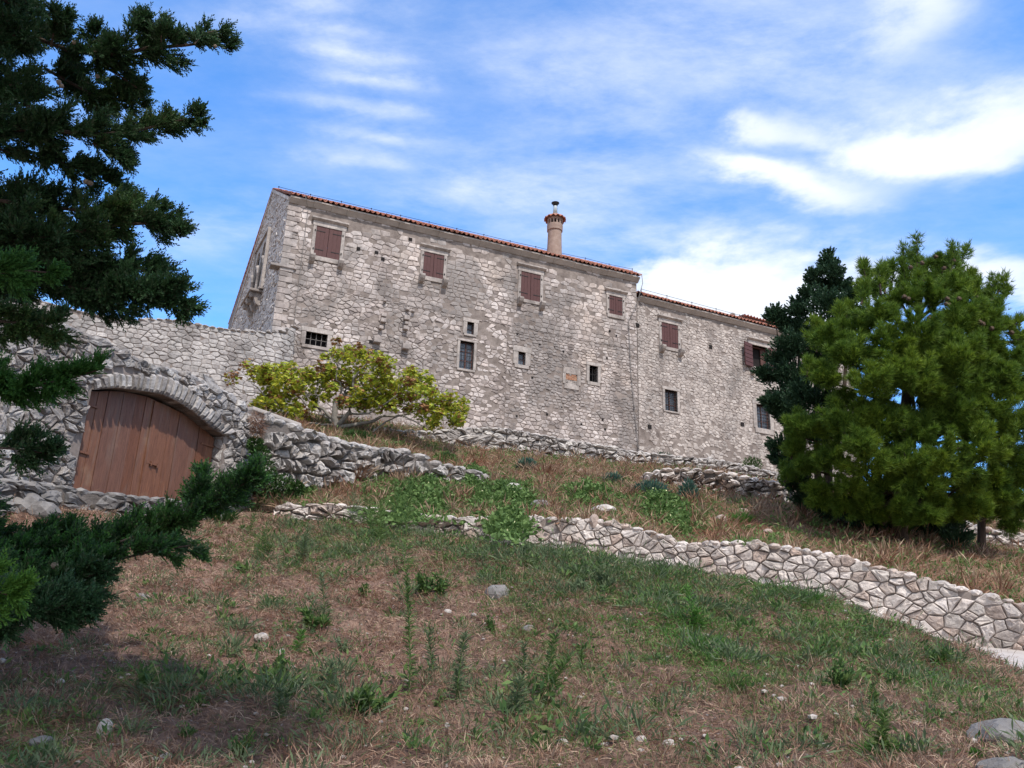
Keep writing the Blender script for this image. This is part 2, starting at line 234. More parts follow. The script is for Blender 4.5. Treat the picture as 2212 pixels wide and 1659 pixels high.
# ------------------------------------------------------------------ object helpers
COL = sc.collection.objects
def tag(o, label=None, cat=None, group=None, kind=None):
    if label: o['label'] = label
    if cat: o['category'] = cat
    if group: o['group'] = group
    if kind: o['kind'] = kind
    return o
def root(name, loc, label, cat, group=None):
    o = bpy.data.objects.new(name, None); o.empty_display_size = 0.2; COL.link(o); o.location = [float(q) for q in loc]
    return tag(o, label, cat, group)
def wloc(o):
    p = np.zeros(3)
    while o is not None: p = p + np.array(o.location); o = o.parent
    return p
class MB:
    def __init__(s): s.v = []; s.f = []; s.m = []
    def add(s, vs, fs, mi=0):
        k = len(s.v); s.v.extend([tuple(q) for q in vs]); s.f.extend([tuple(i + k for i in f) for f in fs]); s.m.extend([mi] * len(fs)); return k
    def box8(s, p, mi=0):  # p: 8 pts, bottom 0-3 ccw, top 4-7
        s.add(p, [(3, 2, 1, 0), (4, 5, 6, 7), (0, 1, 5, 4), (1, 2, 6, 5), (2, 3, 7, 6), (3, 0, 4, 7)], mi)
    def pbox(s, pl, u0, u1, v0, v1, w0, w1, mi=0, skew=0.0):
        A = pl.at
        s.box8([A(u0, v0, w1), A(u1, v0, w1), A(u1, v0, w0), A(u0, v0, w0), A(u0, v1, w1), A(u1, v1, w1), A(u1, v1, w0), A(u0, v1, w0)], mi)
    def tube(s, pts, rad, n=6, cap=True, mi=0):
        pts = [np.array(p, float) for p in pts]; rings = []; up = np.array([0, 0, 1.])
        for i, p in enumerate(pts):
            t = pts[min(i + 1, len(pts) - 1)] - pts[max(i - 1, 0)]; t = t / (np.linalg.norm(t) + 1e-9)
            a = np.cross(t, up if abs(t[2]) < .9 else np.array([1., 0, 0])); a /= np.linalg.norm(a); b = np.cross(t, a)
            r = rad[i] if hasattr(rad, '__len__') else rad
            rings.append([p + r * (math.cos(2 * math.pi * k / n) * a + math.sin(2 * math.pi * k / n) * b) for k in range(n)])
        vs = [q for r in rings for q in r]; fs = []
        for i in range(len(pts) - 1):
            for k in range(n): fs.append((i * n + k, i * n + (k + 1) % n, (i + 1) * n + (k + 1) % n, (i + 1) * n + k))
        if cap: fs.append(tuple(range(n - 1, -1, -1))); fs.append(tuple((len(pts) - 1) * n + k for k in range(n)))
        s.add(vs, fs, mi)
    def lathe(s, c, prof, n=24, mi=0, axis=None):
        vs = []; fs = []
        for r, z in prof:
            for k in range(n): a = 2 * math.pi * k / n; vs.append((c[0] + r * math.cos(a), c[1] + r * math.sin(a), c[2] + z))
        for i in range(len(prof) - 1):
            for k in range(n): fs.append((i * n + k, i * n + (k + 1) % n, (i + 1) * n + (k + 1) % n, (i + 1) * n + k))
        fs.append(tuple(range(n - 1, -1, -1))); fs.append(tuple((len(prof) - 1) * n + k for k in range(n))); s.add(vs, fs, mi)
    def build(s, name, mats, parent=None, smooth=False, bevel=0, solid=0):
        me = bpy.data.meshes.new(name); off = wloc(parent) if parent is not None else np.zeros(3)
        v = np.array(s.v, float) - off; me.from_pydata(v.tolist(), [], s.f)
        for m in (mats if isinstance(mats, (list, tuple)) else [mats]): me.materials.append(m)
        if any(s.m): me.polygons.foreach_set('material_index', s.m)
        if smooth: me.polygons.foreach_set('use_smooth', [True] * len(me.polygons))
        me.update(); o = bpy.data.objects.new(name, me); COL.link(o)
        if parent is not None: o.parent = parent
        if solid: q = o.modifiers.new('solid', 'SOLIDIFY'); q.thickness = solid; q.offset = -1
        if bevel: q = o.modifiers.new('bevel', 'BEVEL'); q.width = bevel; q.segments = 2; q.limit_method = 'ANGLE'
        return o
class Each:
    """builds every piece added to it as an object of its own"""
    def __init__(s, name, mat, parent, **kw): s.a = (name, mat, parent, kw)
    def __call__(s, fn): mb = MB(); fn(mb); return mb.build(s.a[0], s.a[1], s.a[2], **s.a[3])
def fastmesh(name, V, nper, mat, parent=None, mats=None, midx=None):
    """V: (k, nper, 3) separate n-gons"""
    V = np.asarray(V, float); k = V.shape[0]; off = wloc(parent) if parent is not None else np.zeros(3)
    me = bpy.data.meshes.new(name); me.vertices.add(k * nper); me.vertices.foreach_set('co', (V.reshape(-1, 3) - off).astype(np.float32).ravel())
    me.loops.add(k * nper); me.loops.foreach_set('vertex_index', np.arange(k * nper, dtype=np.int32))
    me.polygons.add(k); me.polygons.foreach_set('loop_start', np.arange(0, k * nper, nper, dtype=np.int32)); me.polygons.foreach_set('loop_total', np.full(k, nper, dtype=np.int32))
    for q in (mats or [mat]): me.materials.append(q)
    if midx is not None: me.polygons.foreach_set('material_index', np.asarray(midx, dtype=np.int32))
    me.update(calc_edges=True); o = bpy.data.objects.new(name, me); COL.link(o)
    if parent is not None: o.parent = parent
    return o
def norm(a): return a / (np.linalg.norm(a, axis=-1, keepdims=True) + 1e-9)
def leaves(pos, d, ln, wd, droop=0.0, fat=0.45):
    """diamond leaves: (k,4,3)"""
    pos = np.asarray(pos); d = norm(np.asarray(d)); k = len(pos); r = norm(RNG.normal(size=(k, 3))); s = norm(np.cross(d, r))
    ln = np.broadcast_to(np.asarray(ln, float), (k,))[:, None]; wd = np.broadcast_to(np.asarray(wd, float), (k,))[:, None]
    mid = pos + d * ln * fat; tip = pos + d * ln - np.array([0, 0, 1.]) * ln * droop
    return np.stack([pos, mid + s * wd * .5, tip, mid - s * wd * .5], axis=1)
def blades(pos, d, ln, wd):
    pos = np.asarray(pos); d = norm(np.asarray(d)); k = len(pos); s = norm(np.cross(d, norm(RNG.normal(size=(k, 3)))))
    ln = np.broadcast_to(np.asarray(ln, float), (k,))[:, None]; wd = np.broadcast_to(np.asarray(wd, float), (k,))[:, None]
    return np.stack([pos - s * wd * .5, pos + s * wd * .5, pos + d * ln], axis=1)
# ------------------------------------------------------------------ stone wall generator
def clip(poly, a, b, c):
    """keep a*x+b*y<=c"""
    out = []; n = len(poly)
    for i in range(n):
        p = poly[i]; q = poly[(i + 1) % n]; dp = a * p[0] + b * p[1] - c; dq = a * q[0] + b * q[1] - c
        if dp <= 0: out.append(p)
        if (dp < 0 < dq) or (dq < 0 < dp):
            t = dp / (dp - dq); out.append((p[0] + (q[0] - p[0]) * t, p[1] + (q[1] - p[1]) * t))
    return out
def stones(mb, u0, u1, v0, v1, du, dv, mp, h=0.05, gap=0.02, jit=0.35, inside=None, rects=(), drop=None, rough=0.25, seed=1, aniso=None, hv=0.4, bulge=1.0, mi=0, clipfn=None, convex=None):
    rd = random.Random(seed); an = aniso or du / dv; seeds = []; v = v0 - dv
    while v < v1 + dv:
        rh = dv * rd.uniform(.7, 1.35); u = u0 - du * rd.random() - du
        while u < u1 + du:
            w_ = du * (rd.uniform(.55, 1.5) if jit < .5 else rd.uniform(.4, 1.6)); seeds.append((u + w_ / 2 + rd.uniform(-1, 1) * jit * du * .3, v + rh / 2 + rd.uniform(-1, 1) * jit * rh)); u += w_
            if jit > .5 and rd.random() < .16: seeds.append((u - w_ * rd.uniform(.0, .3), v + rh * rd.uniform(.05, .95)))
        v += rh
    cs = max(du, dv * an) * 1.3; grid = {}
    S = [(a, b * an) for a, b in seeds]
    for i, (a, b) in enumerate(S): grid.setdefault((int(a // cs), int(b // cs)), []).append(i)
    for i, (a, b) in enumerate(S):
        su, sv_ = seeds[i]
        if su < u0 - du or su > u1 + du or sv_ < v0 - dv or sv_ > v1 + dv: continue
        if inside and not inside(su, sv_): continue
        if any(r[0] < su < r[1] and r[2] < sv_ < r[3] for r in rects): continue
        if drop and rd.random() < drop(su, sv_): continue
        poly = [(max(a - cs * 1.2, u0), max(b - cs * 1.2, v0 * an)), (min(a + cs * 1.2, u1), max(b - cs * 1.2, v0 * an)), (min(a + cs * 1.2, u1), min(b + cs * 1.2, v1 * an)), (max(a - cs * 1.2, u0), min(b + cs * 1.2, v1 * an))]
        if poly[0][0] >= poly[1][0] or poly[0][1] >= poly[2][1]: continue
        gx, gy = int(a // cs), int(b // cs)
        for ix in (-1, 0, 1):
            for iy in (-1, 0, 1):
                for j in grid.get((gx + ix, gy + iy), ()):
                    if j == i: continue
                    c, d = S[j]; nx, ny = c - a, d - b
                    poly = clip(poly, nx, ny, (c * c + d * d - a * a - b * b) / 2)
                    if len(poly) < 3: break
                if len(poly) < 3: break
            if len(poly) < 3: break
        if len(poly) < 3: continue
        poly = [(p[0], p[1] / an) for p in poly]
        for r in rects:
            if max(p[0] for p in poly) > r[0] and min(p[0] for p in poly) < r[1] and max(p[1] for p in poly) > r[2] and min(p[1] for p in poly) < r[3]:
                dd = [(r[0] - su, (1, 0, r[0])), (su - r[1], (-1, 0, -r[1])), (r[2] - sv_, (0, 1, r[2])), (sv_ - r[3], (0, -1, -r[3]))]
                poly = clip(poly, *max(dd)[1])
                if len(poly) < 3: break
        if len(poly) < 3: continue
        for cc in (convex or ()):
            poly = clip(poly, *cc)
            if len(poly) < 3: break
        if len(poly) < 3: continue
        pts = []
        for k in range(len(poly)):
            p, q = poly[k], poly[(k + 1) % len(poly)]; e = math.hypot(q[0] - p[0], q[1] - p[1])
            if e < gap * .8: continue
            pts.append(p)
            if e > dv * .45: pts.append(((p[0] + q[0]) / 2 + rd.uniform(-1, 1) * rough * gap * 1.6, (p[1] + q[1]) / 2 + rd.uniform(-1, 1) * rough * gap * 1.6))
        if len(pts) < 3: continue
        cu = sum(p[0] for p in pts) / len(pts); cv = sum(p[1] for p in pts) / len(pts); n = len(pts)
        sz = min(dv, math.sqrt(max(1e-6, abs(sum(pts[k][0] * pts[(k + 1) % n][1] - pts[(k + 1) % n][0] * pts[k][1] for k in range(n))) / 2)))
        hh = h * rd.uniform(1 - hv, 1 + hv); tu, tv = rd.uniform(-.25, .25) * rough * 2, rd.uniform(-.25, .25) * rough * 2
        vs = []
        for (shr, fac, jw) in ((1.0, None, 0), (1.0, .45, .25), (.86, .88, .2), (.5, 1.0 * bulge, .15)):
            for p in pts:
                dx, dy = p[0] - cu, p[1] - cv; L_ = math.hypot(dx, dy) + 1e-6; k = max(.3, 1 - gap / L_) * shr
                q0, q1 = cu + dx * k, cv + dy * k
                if shr < 1: q0 += rd.uniform(-1, 1) * rough * sz * .12; q1 += rd.uniform(-1, 1) * rough * sz * .12
                w = -0.06 if fac is None else hh * fac * (1 + rd.uniform(-1, 1) * jw * rough * 3) + (tu * (q0 - cu) + tv * (q1 - cv)) * (fac if fac else 0)
                vs.append(mp(q0, q1, w))
        vs.append(mp(cu, cv, hh * bulge * (1 + rd.uniform(-.15, .2))))
        fs = []
        for r in range(3):
            for k in range(n): fs.append((r * n + k, r * n + (k + 1) % n, (r + 1) * n + (k + 1) % n, (r + 1) * n + k))
        for k in range(n): fs.append((3 * n + k, 3 * n + (k + 1) % n, 4 * n))
        mb.add(vs, fs, mi)
def interp(pts):
    xs = [p[0] for p in pts]; ys = [p[1] for p in pts]
    return lambda x: float(np.interp(x, xs, ys))
def fbm(x, y, s=0):
    return (math.sin(x * 1.7 + s) * math.cos(y * 2.1 - s) + .6 * math.sin(x * 3.9 - y * 2.3 + s * 2) + .4 * math.sin(x * 8.1 + y * 7.3 + s)) / 2
# ------------------------------------------------------------------ terrain
class RBF:
    def __init__(s, pts, smooth=0.02):
        p = np.array(pts, float); s.x = p[:, :2]; n = len(p); d = np.linalg.norm(s.x[:, None] - s.x[None], axis=2)
        A = np.zeros((n + 3, n + 3)); A[:n, :n] = d - smooth * np.eye(n); A[:n, n] = 1; A[:n, n + 1:] = s.x; A[n, :n] = 1; A[n + 1:, :n] = s.x.T
        s.w = np.linalg.solve(A, np.concatenate([p[:, 2], np.zeros(3)]))
    def __call__(s, x, y):
        q = np.stack([np.ravel(x), np.ravel(y)], 1).astype(float); out = np.zeros(len(q))
        for i in range(0, len(q), 20000):
            c = q[i:i + 20000]; d = np.linalg.norm(c[:, None] - s.x[None], axis=2); n = len(s.x)
            out[i:i + 20000] = d @ s.w[:n] + s.w[n] + c @ s.w[n + 1:]
        return out.reshape(np.shape(x)) if np.ndim(x) else float(out[0])
# retaining wall line: (px, y top, y base, Y)
LW = [(430, 1106, 1108, 20.6), (520, 1103, 1105, 20.6), (590, 1100, 1104, 20.6), (620, 1096, 1112, 20.6), (700, 1090, 1116, 20.5), (790, 1100, 1124, 20.4), (860, 1112, 1140, 20.3), (1000, 1122, 1172, 20), (1180, 1122, 1210, 19.6), (1300, 1128, 1240, 19.2), (1400, 1150, 1262, 18.9), (1480, 1178, 1280, 18.6),
      (1600, 1174, 1300, 18.2), (1700, 1184, 1318, 17.9), (1830, 1207, 1343, 17.5), (2000, 1252, 1387, 17), (2212, 1306, 1406, 16.3), (2420, 1356, 1470, 15.6), (2700, 1430, 1550, 14.6)]
LWt = [P(a, b, d) for a, b, c, d in LW]; LWb = [P(a, c, d) for a, b, c, d in LW]
hill_px = [(560, 1050, 21.8), (700, 1035, 24), (800, 1022, 25.5), (900, 1030, 26), (1010, 1042, 26.5), (1150, 1040, 27.5), (1400, 1058, 27.5), (1560, 1085, 27), (1700, 1100, 25), (1900, 1172, 21.5), (2050, 1205, 21), (2212, 1262, 19),
           (1850, 1130, 23), (2140, 1205, 24), (2212, 1200, 27), (972, 971, 33), (1093, 976, 33.6), (1146, 987, 34), (1300, 1001, 35), (1415, 1011, 36), (1563, 1024, 37), (1700, 1050, 37), (735, 926, 31), (600, 920, 28), (860, 940, 32.5), (660, 930, 30), (1020, 945, 36), (1200, 965, 38), (1369, 990, 41), (1563, 1010, 44), (540, 925, 25), (480, 900, 27), (300, 850, 27), (950, 1000, 29)]
hill_pts = [tuple(P(*q)) for q in hill_px] + [(p[0], p[1] + .55, p[2] - .03) for p in LWt] + [(p[0], p[1] + .05, p[2] - .06) for p in LWt]
hill_pts += [(-30, 40, 12.5), (-14, 40, 12.5), (-32, 22, 6), (0, 60, 14), (20, 70, 13), (50, 70, 10), (40, 45, 9.5), (40, 20, .5), (55, 12, -2.5), (0, 110, 8), (80, 110, 2), (-60, 110, 3), (80, 40, 0)]
HILL = RBF(hill_pts, 0.05)
bank_px = [(-400, 1659, 5.0), (0, 1659, 5.3), (1106, 1659, 5.6), (2212, 1659, 5.0), (2600, 1659, 4.6), (0, 1500, 6.9), (0, 1330, 9.5), (-300, 1300, 9.5), (150, 1180, 14), (-100, 1120, 14), (150, 1068, 16.6), (400, 1096, 19.2), (0, 1062, 15.6), (500, 1125, 19.4),
           (1106, 1500, 7.8), (500, 1500, 7.4), (1106, 1400, 9.4), (500, 1400, 9.2), (1106, 1270, 12.2), (600, 1270, 12.5), (600, 1165, 17), (610, 1114, 20.3), (700, 1122, 20.0), (860, 1146, 19.2), (1000, 1160, 18), (1180, 1182, 16.5), (1300, 1196, 15.6), (1500, 1227, 14.4), (1700, 1267, 13), (1850, 1312, 12), (2000, 1374, 11), (2100, 1424, 10.1), (2212, 1488, 9), (2420, 1590, 7.6),
           (1600, 1400, 9.6), (2000, 1500, 7.8), (1600, 1550, 6.9), (1600, 1310, 11.6)]
bank_pts = [tuple(P(*q) - np.array([0, 0, .11 if q[2] > 8 else .05])) for q in bank_px] + [(0, 0, -.05), (-8, 0, -.05), (8, 0, -.1), (0, 2.5, .12), (-20, 0, -.1), (20, 0, -.4), (-25, 14, 3.2), (4, 3, 0.1), (-4, 3, .3)]
ROAD_IN = []
for i, q in enumerate(LWb):
    j = min(i + 1, len(LWb) - 1); k = max(i - 1, 0); t = LWb[j] - LWb[k]; nrm = np.array([t[1], -t[0], 0]); nrm /= np.linalg.norm(nrm)
    if nrm[1] > 0: nrm = -nrm
    wdt = float(np.interp(LW[i][0], [900, 1200, 1600, 2000, 2212, 2700], [.3, 1.2, 3.0, 5.2, 6.6, 7.5])); e = q + nrm * wdt; e[2] = min(q[2] - .09, float(np.interp(LW[i][0], [1900, 2000, 2212, 2420, 2700], [9, 2.02, 1.42, 1.05, .7])) - .03)
    ROAD_IN.append(e)
    if LW[i][0] >= 1180: bank_pts.append((e[0], e[1] - .1, e[2] - .03)); bank_pts.append((q[0], q[1], q[2] - .3))
    else: bank_pts.append((q[0], q[1], q[2] - .06))
ROADF = RBF([tuple(a) for a in LWb] + [tuple(a) for a in ROAD_IN], 0.01)
RIX = [a[0] for a in ROAD_IN]; RIY = [a[1] for a in ROAD_IN]
BANK = RBF(bank_pts, 0.05)
def gnoise(x, y, amp):
    return amp * (np.sin(x * 2.3 + 1.1 * np.sin(y * 1.7)) * np.cos(y * 2.9 + x) * .5 + .35 * np.sin(x * 6.1 + 2 * y) * np.sin(y * 5.3 - x) + .25 * np.sin(x * 13 + 3 * np.sin(y * 9)) * np.sin(y * 15 + x * 4))
def bankz(x, y):
    x = np.asarray(x, float); y = np.asarray(y, float); z = BANK(x, y) + gnoise(x, y, .12); on_ = (x > .6) & (y > np.interp(x, RIX, RIY) + .05); rz_ = np.zeros_like(z)
    rz_ = ROADF(x, y) - .14; return np.where(on_, np.minimum(z, rz_), z)
wx = np.array([p[0] for p in LWt]); wy = np.array([p[1] for p in LWt])
def wally(x):
    return np.interp(x, np.concatenate([[-60], wx, [60]]), np.concatenate([[wy[0] + .3], wy, [wy[-1] - (60 - wx[-1]) * .42]]))
def hillz(x, y): return HILL(x, y) + gnoise(np.asarray(x), np.asarray(y), .07)
def grid_sheet(name, X, Y, Z, mat, mask=None, **kw):
    n, m = X.shape; V = np.stack([X, Y, Z], 2).reshape(-1, 3); idx = np.arange(n * m).reshape(n, m)
    F = np.stack([idx[:-1, :-1], idx[:-1, 1:], idx[1:, 1:], idx[1:, :-1]], 2).reshape(-1, 4)
    me = bpy.data.meshes.new(name); me.from_pydata(V.tolist(), [], F.tolist()); me.materials.append(mat); me.polygons.foreach_set('use_smooth', [True] * len(F)); me.update()
    o = bpy.data.objects.new(name, me); COL.link(o); tag(o, kind='structure', **kw); return o
gx = np.concatenate([np.linspace(-40, -14, 30)[:-1], np.linspace(-14, 15, 330), np.linspace(15, 40, 30)[1:]]); tt = np.linspace(0, 1, 300)
X = np.repeat(gx[:, None], len(tt), 1); yend = wally(gx) + .02; Y = -2.0 + (yend[:, None] + 2.0) * tt[None]
grid_sheet('bank', X, Y, bankz(X, Y), MT['soil'])
gx = np.concatenate([np.linspace(-60, -14, 30)[:-1], np.linspace(-14, 24, 260), np.linspace(24, 80, 40)[1:]]); tt = np.concatenate([np.linspace(0, .25, 160)[:-1], np.linspace(.25, 1, 90)])
X = np.repeat(gx[:, None], len(tt), 1); ys = wally(gx) + .03; Y = ys[:, None] + (115 - ys[:, None]) * tt[None]
grid_sheet('hillside', X, Y, hillz(X, Y), MT['soil2'])
mb = MB(); rb = []
for a, b_ in zip(LWb, ROAD_IN): rb.append((a + np.array([0, .1, .02]), b_ + np.array([0, 0, .02])))
vs = []; 
for a, b_ in rb:
    for t in np.linspace(0, 1, 8): vs.append(a + (b_ - a) * t)
fs = [(i * 8 + k, i * 8 + k + 1, i * 8 + 9 + k, i * 8 + 8 + k) for i in range(6, len(rb) - 1) for k in range(7)]
mb.add(vs, fs); tag(mb.build('road', MT['road'], smooth=True), kind='structure')
mb = MB(); mb.add([(-3000, -3000, -3.2), (3000, -3000, -3.2), (3000, 3000, -3.2), (-3000, 3000, -3.2)], [(0, 1, 2, 3)]); tag(mb.build('ground', MT['soil2']), kind='structure')
mb = MB(); mb.add([(-60, -40, -.12), (60, -40, -.12), (60, -1.9, -.12), (-60, -1.9, -.12)], [(0, 1, 2, 3)]); tag(mb.build('lower_road', MT['road']), kind='structure')
def hit(px, py, f=None, ymin=4.0, ymax=30):
    """where the ray through a point of the view meets the ground"""
    d = ray(px, py); f = f or BANK; lo = None
    for Yv in np.arange(ymin, ymax, .1):
        p = EYE + d * (Yv / d[1])
        if p[2] < float(f(float(p[0]), float(p[1]))): return p
    return p
# ------------------------------------------------------------------ the main house
FA = Plane(P(626, 426, 37.), 67); UR = FA.uv(1376, 700)[0]          # facade plane, its right end
GA = Plane(FA.O, -27.5, -1)                                        # gable plane
RB = Plane(FA.at(UR, 0), 65)                                       # right house facade plane
house = root('stone_house', FA.at(0, -12.5), 'tall stone house with gable end and round chimney, left of the lower house', 'house')
house2 = root('stone_house', RB.at(0, -11.5), 'lower rubble stone house with one open shuttered window, right of the taller house', 'house')
def wrect(pl, bl, tr, w=0.0):
    a = pl.uv(*bl, w); b = pl.uv(*tr, w); return (min(a[0], b[0]), max(a[0], b[0]), min(a[1], b[1]), max(a[1], b[1]))
def c1(x, y): return ((x / 2.212 + 900) * .54, (y / 2.212 + 700) * .54)
def c5(x, y): return ((x / 2.011 + 900) * .54, (y / 2.011 + 1300) * .54)
def c6(x, y): return ((x / 2.011 + 1800) * .54, (y / 2.011 + 1300) * .54)
def c3(x, y): return ((x / 2.074 + 2400) * .54, (y / 2.074 + 1100) * .54)
#   kind, rect, jamb width, lintel height, sill height, corbel, label
W1 = [('shut', wrect(FA, (677, 551.5), (739, 500)), .17, .30, .24, True, True), ('shut', wrect(FA, (912.6, 595), (959.6, 553)), .17, .26, .24, True, True),
      ('shut', wrect(FA, (1124, 644.5), (1167.5, 595)), .17, .30, .2, True, True), ('shut', wrect(FA, (1315.7, 677.5), (1344, 644)), .18, .26, .22, False, True),
      ('grid', wrect(FA, (658.5, 743.5), (708, 724)), .22, .24, .16, False, False), ('pane', wrect(FA, (1008, 721), (1024, 698)), .22, .2, .12, False, False),
      ('tall', wrect(FA, (991, 795), (1024.3, 741)), .15, .12, .12, False, False), ('pane', wrect(FA, (1118.8, 787), (1135, 762.5)), .30, .32, .2, False, False),
      ('open', wrect(FA, (1272.8, 824), (1291, 792.5)), .18, .2, .2, False, False)]
W2 = [('shut', wrect(RB, (1429.5, 747), (1463.5, 704)), .17, .28, .2, True, True), ('openshut', wrect(RB, (1625.5, 795), (1657, 752)), .22, .30, .24, True, True),
      ('bars', wrect(RB, (1436.7, 886), (1462.3, 846)), .17, .18, .1, False, False), ('bars', wrect(RB, (1636, 924), (1661, 878)), .28, .26, .32, False, False)]
PLQ = wrect(FA, (1215, 838), (1254, 798)); PLI = wrect(FA, (1221.5, 829), (1246, 811))
EAVE_L = -.15; CORN = .26
def holed_wall(mb, pl, u0, u1, v0, top, wins, depth=.45, w=0.0):
    us = sorted({u0, u1, *[q for r in wins for q in r[:2]]}); vs = sorted({v0, *[q for r in wins for q in r[2:]]}) + ['top']
    for i in range(len(us) - 1):
        for j in range(len(vs) - 1):
            a, b = us[i], us[i + 1]; c = vs[j]; d = vs[j + 1]
            mc = (c + (top(a) if d == 'top' else d)) / 2
            if any(r[0] < (a + b) / 2 < r[1] and r[2] < mc < r[3] for r in wins): continue
            mb.add([pl.at(a, c, w), pl.at(b, c, w), pl.at(b, top(b) if d == 'top' else d, w), pl.at(a, top(a) if d == 'top' else d, w)], [(0, 1, 2, 3)])
    for r in wins:
        a, b, c, d = r; k = -depth
        mb.add([pl.at(a, c, w), pl.at(b, c, w), pl.at(b, d, w), pl.at(a, d, w), pl.at(a, c, k), pl.at(b, c, k), pl.at(b, d, k), pl.at(a, d, k)], [(0, 4, 5, 1), (1, 5, 6, 2), (2, 6, 7, 3), (3, 7, 4, 0)])
def window(par, pl, spec):
    kind, (a, b, c, d), jw, lh, sh, corb, drip = spec; rd = random.Random(int(a * 100 + c * 10))
    wn = 'window'; fr = MB(); pr = .045
    fr.pbox(pl, a - jw, a, c, d, -.42, pr); fr.pbox(pl, b, b + jw, c, d, -.42, pr + .004)
    fr.pbox(pl, a - jw - .03, b + jw + .04, d, d + lh, -.42, pr + .012); fr.pbox(pl, a - jw * .7, b + jw * .7, c - sh, c, -.42, pr + .02)
    win = fr.build(wn, MT['dressed'], par, bevel=.018)
    if drip:
        m_ = MB(); e0, e1 = a - jw - .12, b + jw + .12; z = d + lh
        m_.add([pl.at(e0, z - .02, .0), pl.at(e0, z - .02, .09), pl.at(e0, z + .06, .20), pl.at(e0, z + .13, .20), pl.at(e0, z + .16, 0), pl.at(e1, z - .02, .0), pl.at(e1, z - .02, .09), pl.at(e1, z + .06, .20), pl.at(e1, z + .13, .20), pl.at(e1, z + .16, 0)],
               [(0, 1, 6, 5), (1, 2, 7, 6), (2, 3, 8, 7), (3, 4, 9, 8), (4, 3, 2, 1, 0), (5, 6, 7, 8, 9)]); m_.build('drip_moulding', MT['dressed'], win)
    if corb:
        for sx in (a - jw * .45, b + jw * .45):
            m_ = MB(); x0, x1 = sx - .13, sx + .13; z = c - .04
            pf = [(0, z), (.40, z), (.42, z - .10), (.36, z - .24), (.22, z - .38), (0, z - .46)]
            m_.add([pl.at(x, q[1] , q[0]) for x in (x0, x1) for q in pf], [(5, 4, 3, 2, 1, 0), (6, 7, 8, 9, 10, 11)] + [(k, (k + 1) % 6, 6 + (k + 1) % 6, 6 + k) for k in range(6)])
            m_.build('corbel', MT['dressed'], win, bevel=.02)
    if kind == 'shut':
        mid = (a + b) / 2
        for x0, x1, hs in ((a + .005, mid - .008, 0), (mid + .008, b - .005, 1)):
            m_ = MB(); nb = 3; wd_ = (x1 - x0) / nb
            for k in range(nb): m_.pbox(pl, x0 + k * wd_ + .006, x0 + (k + 1) * wd_ - .006, c + .01, d - .01, -.03 - .004 * (k % 2), .022 - .003 * (k % 2))
            m_.pbox(pl, x0, x1, c + .012, d - .012, -.05, .006)
            sh_ = m_.build('shutter', MT['shutter'], win)
            for z in (c + .22 * (d - c), c + .84 * (d - c)):
                h_ = MB(); e0, e1 = (x0 - .05, x0 + .72 * (x1 - x0)) if hs == 0 else (x1 - .72 * (x1 - x0), x1 + .05); h_.pbox(pl, e0, e1, z - .018, z + .018, .022, .034)
                xx = a - .09 if hs == 0 else b + .03; h_.pbox(pl, xx, xx + .06, z - .05, z + .04, .03, .075)
                h_.build('hinge', MT['iron'], sh_)
    if kind in ('grid', 'open', 'bars', 'tall', 'pane', 'openshut'):
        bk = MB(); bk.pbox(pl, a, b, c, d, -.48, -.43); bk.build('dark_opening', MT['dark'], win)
    if kind in ('tall', 'pane', 'bars'):
        f_ = MB(); t = .05 if kind != 'pane' else .035; W0, W1_ = -.24, -.19
        f_.pbox(pl, a, a + t, c, d, W0, W1_); f_.pbox(pl, b - t, b, c, d, W0, W1_); f_.pbox(pl, a + t, b - t, c, c + t, W0, W1_); f_.pbox(pl, a + t, b - t, d - t, d, W0, W1_)
        m2 = (a + b) / 2
        if kind != 'pane': f_.pbox(pl, m2 - t * .9, m2 + t * .9, c + t, d - t, W0, W1_ + .006)
        for k in ((1, 2) if kind != 'pane' else (1,)):
            z = c + (d - c) * k / (3 if kind != 'pane' else 2); f_.pbox(pl, a + t, b - t, z - .018, z + .018, W0, W1_ - .008)
        f_.build('sash', MT['winwood'], win)
        g_ = MB(); g_.pbox(pl, a + t * .5, b - t * .5, c + t * .5, d - t * .5, -.225, -.215); g_.build('pane', MT['glass'], win)
    nx, nz = {'grid': (4, 2), 'open': (2, 2), 'bars': (5, 8), 'tall': (5, 4), 'pane': (2, 3)}.get(kind, (0, 0))
    if nx:
        g_ = MB()
        if kind == 'open': nx, nz = 2, 2
        for k in range(1, nx): x = a + (b - a) * k / nx; g_.tube([pl.at(x, c, -.10), pl.at(x, d, -.10)], .016 if kind != 'pane' else .011, 5)
        for k in range(1, nz): z = c + (d - c) * k / nz; g_.tube([pl.at(a, z, -.085), pl.at(b, z, -.085)], .016 if kind != 'pane' else .011, 5)
        g_.build('iron_grille', MT['iron'] if kind != 'grid' else MT['cable'], win)
    if kind == 'openshut':
        m_ = MB(); wv = (b - a) * .62
        for s_, e in ((a - .02, -1), (b + .02, 1)):
            m_ = MB(); ca = .97; dep = .22
            def q(t, z, th): return pl.at(s_ + e * t * wv * ca, z, .07 + t * wv * dep + th)
            m_.box8([q(0, c, 0), q(1, c, 0), q(1, c, .04), q(0, c, .04), q(0, d, 0), q(1, d, 0), q(1, d, .04), q(0, d, .04)])
            sh_ = m_.build('shutter', MT['shutter'], win); b_ = MB()
            for k in range(6):
                z = c + (d - c) * (k + .5) / 6; z0, z1 = z - (d - c) * .07, z + (d - c) * .07
                b_.box8([q(0.02, z0, .041), q(.98, z0, .041), q(.98, z0, .062), q(0.02, z0, .062), q(0.02, z1, .041), q(.98, z1, .041), q(.98, z1, .062), q(0.02, z1, .062)])
            b_.build('shutter_board', MT['shutter'], sh_)
